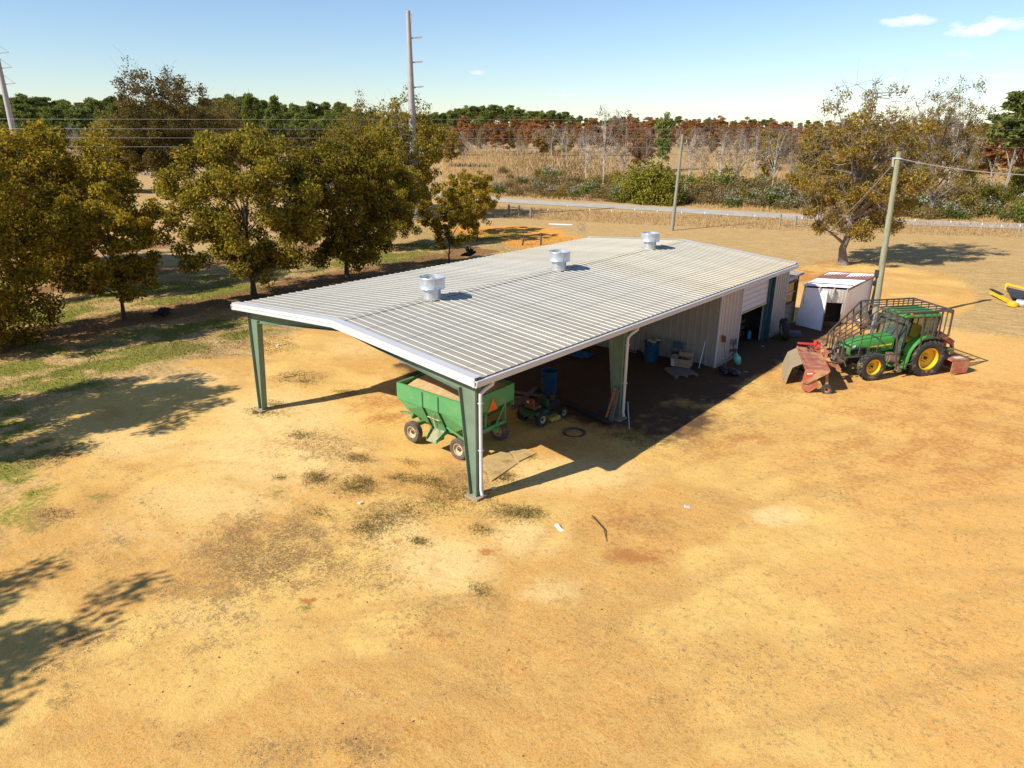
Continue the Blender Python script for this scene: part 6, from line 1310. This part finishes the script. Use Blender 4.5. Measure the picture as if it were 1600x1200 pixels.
# ------------------------------------------------------------------ POLES, WIRES, FENCE
m_steel = pm('weathered_steel_pole', (.40, .37, .35), .6, metal=.2, var=.08, dirt=(.30, .24, .19), dirt_amt=.3)
m_pole = pm('greenish_pole', (.28, .27, .17), .85, var=.2, scale=3, dirt=(.16, .14, .08), dirt_amt=.4, stretch=(4, 4, .5))
m_pole2 = pm('grey_pole', (.25, .24, .19), .85, var=.2, stretch=(4, 4, .5))
m_wire = pm('pale_wire', (.38, .34, .32), .4, metal=.3)
bx, by = pc(650, 345); hp = top_height(641, 17, bx, by)
tp_ = thing('transmission_pole', 'tall tapered grey steel pole rising behind the olive trees', 'utility pole', (bx, by, gl(bx, by)))
rw = math.hypot(bx-CAMP[0], by-CAMP[1])*1.02
mb = MB(); mb.tube([(0, 0, 0), (0, 0, hp*.5), (0, 0, hp)], [.55*rw/95, .43*rw/95, .26*rw/95], 14); mb.build('pole', m_steel, tp_, smooth=True)
for vv in (60, 98, 137):
    z = top_height(645, vv, bx, by); mb = MB(); dv = Vector((CR[0], CR[1], 0)); mb.bar(Vector((0, 0, z)), dv*1.35+Vector((0, 0, z+.12)), .14); mb.build('cross_arm', m_steel, tp_)
mb = MB(); mb.bar((.25, .1, hp-.3), (.25, .1, hp-1.2), .12); mb.build('cap_bracket', m_galv, tp_)
bx, by = pc(48, 330); ht = top_height(0, 70, bx, by)*1.0
lp_ = thing('transmission_pole', 'leaning looking pale steel pole with strutted arms at the left edge', 'utility pole', (bx, by, gl(bx, by)))
mb = MB(); mb.tube([(0, 0, 0), (0, 0, ht+2)], [.45, .24], 12); mb.build('pole', m_steel, lp_, smooth=True)
for vv in (107, 132, 84):
    z = top_height(0, vv, bx, by); mb = MB(); dv = Vector((CR[0], CR[1], 0)); mb.bar(Vector((0, 0, z)), dv*1.5+Vector((0, 0, z+.15)), .09); mb.bar(dv*1.5+Vector((0, 0, z+.15)), Vector((0, 0, z+1.3)), .04); mb.build('cross_arm', m_steel, lp_)
# middle roadside pole
bx, by = pc(1050, 360); hm = top_height(1058, 210, bx, by); mp_ = thing('utility_pole', 'slim grey wooden pole standing before the road in mid picture', 'utility pole', (bx, by, gl(bx, by)))
mb = MB(); mb.tube([(0, 0, -.1), (.25, .1, hm)], [.19, .12], 10); mb.build('pole', m_pole2, mp_, smooth=True)
mb = MB()
for s in (-1, 1): mb.tube([(.25, .1, hm-.9), (.25+s*.4*CR[0], .1+s*.4*CR[1], hm-.8), (.25+s*.45*CR[0], .1+s*.45*CR[1], hm-.5)], .03, 5)
mb.box((.25, .1, hm-.6), (.12, .12, .3)); mb.build('insulator_bracket', m_galv, mp_)
# service pole by the tractor
px_, py_, pz_ = 2.95, 26.3, gl(2.95, 26.3); Tp = Vector(at(1405, 237, 8.85))
Tp = Vector((CAMP[0], CAMP[1], CAMP[2])) + (Tp-Vector(CAMP))*(math.hypot(px_-CAMP[0], py_-CAMP[1])-.2)/math.hypot(Tp.x-CAMP[0], Tp.y-CAMP[1])
sp2 = thing('service_pole', 'yellowish wooden service pole beside the tin shed with wires at its top', 'utility pole', (px_, py_, pz_)); tv = Tp-Vector((px_, py_, pz_))
mb = MB(); mb.tube([(0, 0, -.1), tv*.5, tv], [.17, .145, .115], 12); mb.build('pole', m_pole, sp2, smooth=True)
mb = MB(); mb.tube([tv*.92+Vector((-.17, -.05, 0)), tv*.97+Vector((-.2, -.1, 0))], .05, 6); mb.box(tv*.965, (.3, .3, .05)); mb.build('wire_clamp', m_galv, sp2)
mb = MB(); mb.tube([tv*.02+Vector((-.17, -.10, 0)), tv*.30+Vector((-.15, -.1, 0))], .05, 6); mb.box(tv*.30+Vector((-.16, -.1, .1)), (.2, .14, .35)); mb.build('meter_box', m_blk, sp2)
def wire(p, q, sag, r, label, group=None, mat=m_wire, n=14):
    p, q = Vector(p), Vector(q); pts = [p.lerp(q, i/n)-Vector((0, 0, sag*4*(i/n)*(1-i/n))) for i in range(n+1)]
    mb = MB(); mb.tube(pts, r, 5); o = mb.build('wire', mat, None); tag(o, label, 'wire', group); return o
topw = Vector((px_, py_, pz_))+tv*.965
q = Vector(at(1640, 275, 8.6)); dq = (q-Vector(CAMP)); q = Vector(CAMP)+dq*(34/math.hypot(dq.x, dq.y)); q = Vector((q.x, q.y, q.z))
wire(topw, q, .15, .017, 'twisted service wire running right from the service pole')
wire(topw+Vector((-.1, 0, 0)), at(1268, 372), 1.0, .009, 'outer guy wire going down left from the service pole')
wire(topw+Vector((-.1, 0, -.15)), (-1.2, 23.0, 3.3), .45, .010, 'service drop from the pole to the back of the barn')
for k_, (va, vb) in enumerate(((188, 186), (203, 200), (217, 216), (231, 230))):
    # four lines that pass between the yard and the wood
    D_ = 92.; pts = []
    for u in (-300, 60, 640, 1100, 1750):
        d = CF+(u-800)/FOC*CR-((np.interp(u, [-300, 0, 640, 800, 1200, 1750], [va-4, va-2, va-1, va, vb+1, va]))-600)/FOC*CU; s_ = D_/ (d[0]*CF[0]+d[1]*CF[1])*math.hypot(CF[0], CF[1]); p = CAMP+d*s_; pts.append(tuple(p))
    mb = MB(); mb.tube(pts, .012, 5); o = mb.build('power_line', m_wire, None); tag(o, ('topmost of the four power lines crossing before the far wood', 'second highest of the four power lines before the far wood', 'third of the four power lines before the far wood', 'lowest of the four power lines before the far wood')[k_], 'wire', 'power lines along the road')
# H brace of the field fence, and the row of white markers
fb = thing('fence_brace', 'wooden three post fence brace with rail at the edge of the verge', 'fence', at(812, 333))
ox, oy = at(812, 333)[:2]; ps = [pc(795, 336), pc(811, 337), pc(829, 340)]
fb.location = (ox, oy, gl(ox, oy))
for x, y in ps: mb = MB(); mb.tube([(x-ox, y-oy, -.1), (x-ox, y-oy, 1.25)], .13, 7); mb.build('post', m_pole2, fb)
mb = MB(); mb.bar((ps[0][0]-ox, ps[0][1]-oy, 1.0), (ps[2][0]-ox, ps[2][1]-oy, 1.0), .09); mb.build('rail', m_pole2, fb)
fb = thing('fence_brace', 'wooden two post fence brace left of the large pecan trunk', 'fence'); ps = [pc(1218, 353), pc(1242, 355)]; ox, oy = ps[0]; fb.location = (ox, oy, gl(ox, oy))
for x, y in ps: mb = MB(); mb.tube([(x-ox, y-oy, -.1), (x-ox, y-oy, 1.2)], .12, 7); mb.build('post', m_pole2, fb)
mb = MB(); mb.bar((0, 0, .8), (ps[1][0]-ox, ps[1][1]-oy, .8), .08); mb.build('rail', m_pole2, fb)
spost = MB(); spost.tube([(0, 0, 0), (0, 0, 1.0)], .022, 5); spm = spost.mesh('post', pm('stake_grey', (.35, .33, .30), .7)); cap = MB(); cap.box((0, 0, 1.0), (.08, .08, .16)); capm_ = cap.mesh('cap', pm('stake_white', (.75, .72, .72), .5))
for u, v in ((856, 341), (887, 334), (921, 341), (955, 343), (991, 341), (1002, 346), (1026, 344), (1064, 346), (1100, 347), (1136, 350), (1178, 352), (1251, 356), (1427, 360), (1482, 363), (1531, 367), (1561, 370), (1590, 370)):
    x, y = pc(u, v); s_ = thing('fence_stake', 'thin stake with white cap in the fence row before the road', 'fence stake', (x, y, gl(x, y)), 0, 'white capped stakes of the roadside fence'); link('post', spm, s_); link('cap', capm_, s_)
# far pale buildings at the right horizon
for (u, v, w_, h_, lab, col) in ((1592, 246, 22, 5.0, 'low white building behind the orange cypress at the right edge', m_tin), (1330, 222, 50, 6, 'long pale distant roof behind the large pecan', m_tin), (1475, 220, 50, 6, 'long pale distant roof behind the taller pecan', m_tin)):
    x, y = pc(u, v); fbn = thing('far_building', lab, 'building', (x, y, gl(x, y)), math.atan2(CR[1], CR[0])); mb = MB(); mb.box((0, 0, h_*.35), (w_, 10, h_*.7)); mb.build('wall', m_wall, fbn); mb = MB(); mb.prism([(-w_/2-.5, -6, h_*.7), (-w_/2-.5, 0, h_), (-w_/2-.5, 6, h_*.7)], (w_+1, 0, 0)); mb.build('roof', m_tin, fbn)
    for i in range(4): mb = MB(); mb.box((-w_*.4+i*w_*.26, -5.05, h_*.3), (w_*.1, .1, h_*.35)); mb.build('window', m_blk, fbn)
print('OBJECTS', len(bpy.data.objects))
